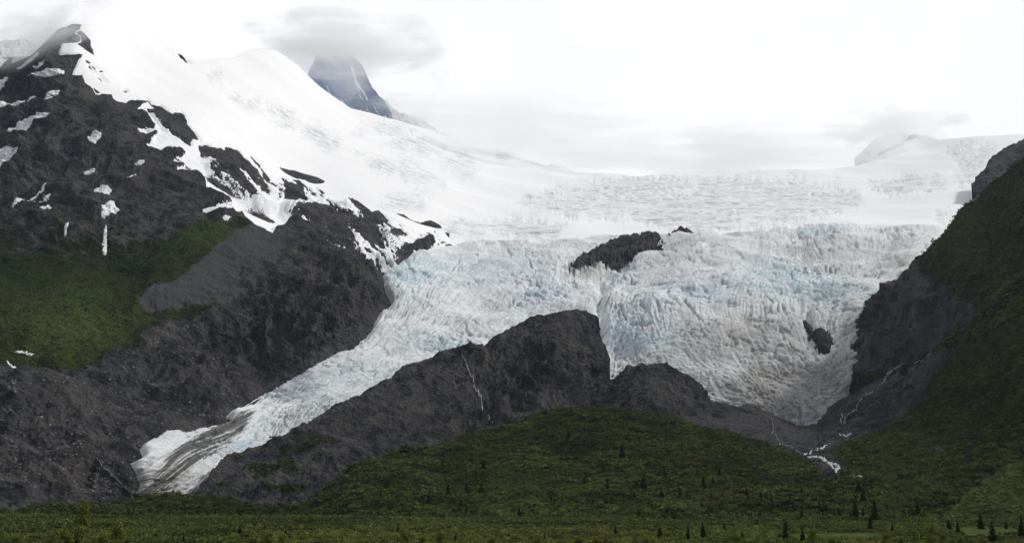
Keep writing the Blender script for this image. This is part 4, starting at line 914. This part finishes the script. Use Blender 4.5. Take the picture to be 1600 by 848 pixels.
# ------------------------------------------------------------------ near broadleaf trees at lower left and along the bottom
def broadleaf(u, y, top_v, spread, dens, label, seed, leaf=.11, lean=0):
    r = np.random.default_rng(seed)
    rx, rz = rays(np.float64(u), np.float64(top_v)); ztop = CAMZ + rz * y; zb = float(floor_z(np.float64(rx * y), np.float64(y))); H = ztop - zb
    root = empty('birch_tree', (rx * y, y, zb)); tag(root, label, 'tree', 'leafy young trees at the near edge of the valley')
    V, F = [], []
    def limb(p0, p1, r0, r1, n=6, seg=4, wob=.06):
        pts = [np.array(p0) + (np.array(p1) - p0) * i / seg + r.normal(size=3) * wob * (0 < i < seg) for i in range(seg + 1)]
        b0 = len(V)
        for i, p in enumerate(pts):
            rr = r0 + (r1 - r0) * i / seg
            d = pts[min(i + 1, seg)] - pts[max(i - 1, 0)]; d = d / np.linalg.norm(d); a = np.cross(d, (0.3, 1, .2)); a /= np.linalg.norm(a); b = np.cross(d, a)
            for j in range(n): V.append(p + rr * (a * math.cos(2 * math.pi * j / n) + b * math.sin(2 * math.pi * j / n)))
        for i in range(seg):
            for j in range(n): F.append((b0 + i * n + j, b0 + i * n + (j+1) % n, b0 + (i+1) * n + (j+1) % n, b0 + (i+1) * n + j))
        return pts
    tp = limb((0, 0, -.2), (lean, 0, H * .97), .012 * H, .003 * H, 7, 8, .05 * H / 6)
    ends = [tp[-1], tp[-2]]
    for i in range(dens):
        t = r.uniform(.25, .93); k = t * 8; q = tp[int(k)] + (tp[min(8, int(k) + 1)] - tp[int(k)]) * (k % 1)
        a = r.uniform(0, 6.28); L = spread * (1.15 - t) * r.uniform(.6, 1.2)
        e = q + np.array([math.cos(a) * L, math.sin(a) * L, L * r.uniform(.4, 1.0)])
        limb(q, e, .004 * H, .001 * H, 5, 3, .05); ends += [e, (q + e) / 2]
        for _ in range(2):
            e2 = e + r.normal(size=3) * .35 * L; limb((q + 2 * e) / 3, e2, .002 * H, .0008 * H, 4, 2, .03); ends.append(e2)
    mesh_obj('trunk', np.array(V), np.array(F), M_BARK, None, root)
    lv, lf, lt = [], [], []
    for e in ends:
        n = 26; c = e + r.normal(size=(n, 3)) * [.26, .26, .22] * (spread / 2.0)**.5
        a = r.normal(size=(n, 3)); a /= np.linalg.norm(a, axis=1)[:, None]; b = np.cross(a, r.normal(size=(n, 3))); b /= np.linalg.norm(b, axis=1)[:, None]
        s = leaf * r.uniform(.6, 1.3, (n, 1)); lv.append(np.stack([c + a * s, c + b * s * .7, c - a * s, c - b * s * .7], 1).reshape(-1, 3)); lt.append(np.repeat(r.uniform(0, 1, n), 4))
    lv = np.concatenate(lv); mesh_obj('crown', lv, np.arange(len(lv)).reshape(-1, 4), M_NEAR, dict(tint=np.concatenate(lt)), root, smooth=False)
broadleaf(131, 150, 776, 1.5, 44, 'tallest leafy young tree at lower left with a thin bare lower stem', 1, .10, .15)
broadleaf(104, 140, 808, 1.3, 24, 'shorter leafy tree just left of the tallest one at lower left', 2)
broadleaf(116, 150, 826, 1.2, 20, 'low leafy tree squeezed between the two taller ones at lower left', 3)
broadleaf(176, 145, 805, 1.3, 22, 'leafy tree right of the tallest one at lower left, leaning right', 4, .11, .8)
broadleaf(164, 140, 826, 1.1, 20, 'low leafy bush-like tree beside the leaning one at lower left', 5)
near = [(85,200,830),(205,210,838),(30,230,834),(395,250,832),(420,260,827),(440,240,834),(515,250,833),(560,260,840),(600,250,834),(635,240,826),(660,260,836),(690,250,830),(770,260,838),(840,250,836),(905,260,834),(935,240,838),(1010,250,838),(1150,250,832),(1270,260,822),(1300,300,838),(1385,280,826),(1405,290,818),(1430,300,825),(1455,300,814),(1475,290,830),(1500,300,832),(1535,330,838)]
near.sort()
for i, (u, y, tv_) in enumerate(near):
    broadleaf(u, y, tv_, 1.9, 26, f'leafy young tree, {ordinal(i)} from left of the {NUM[len(near)]} along the bottom edge', 30 + i, .13)
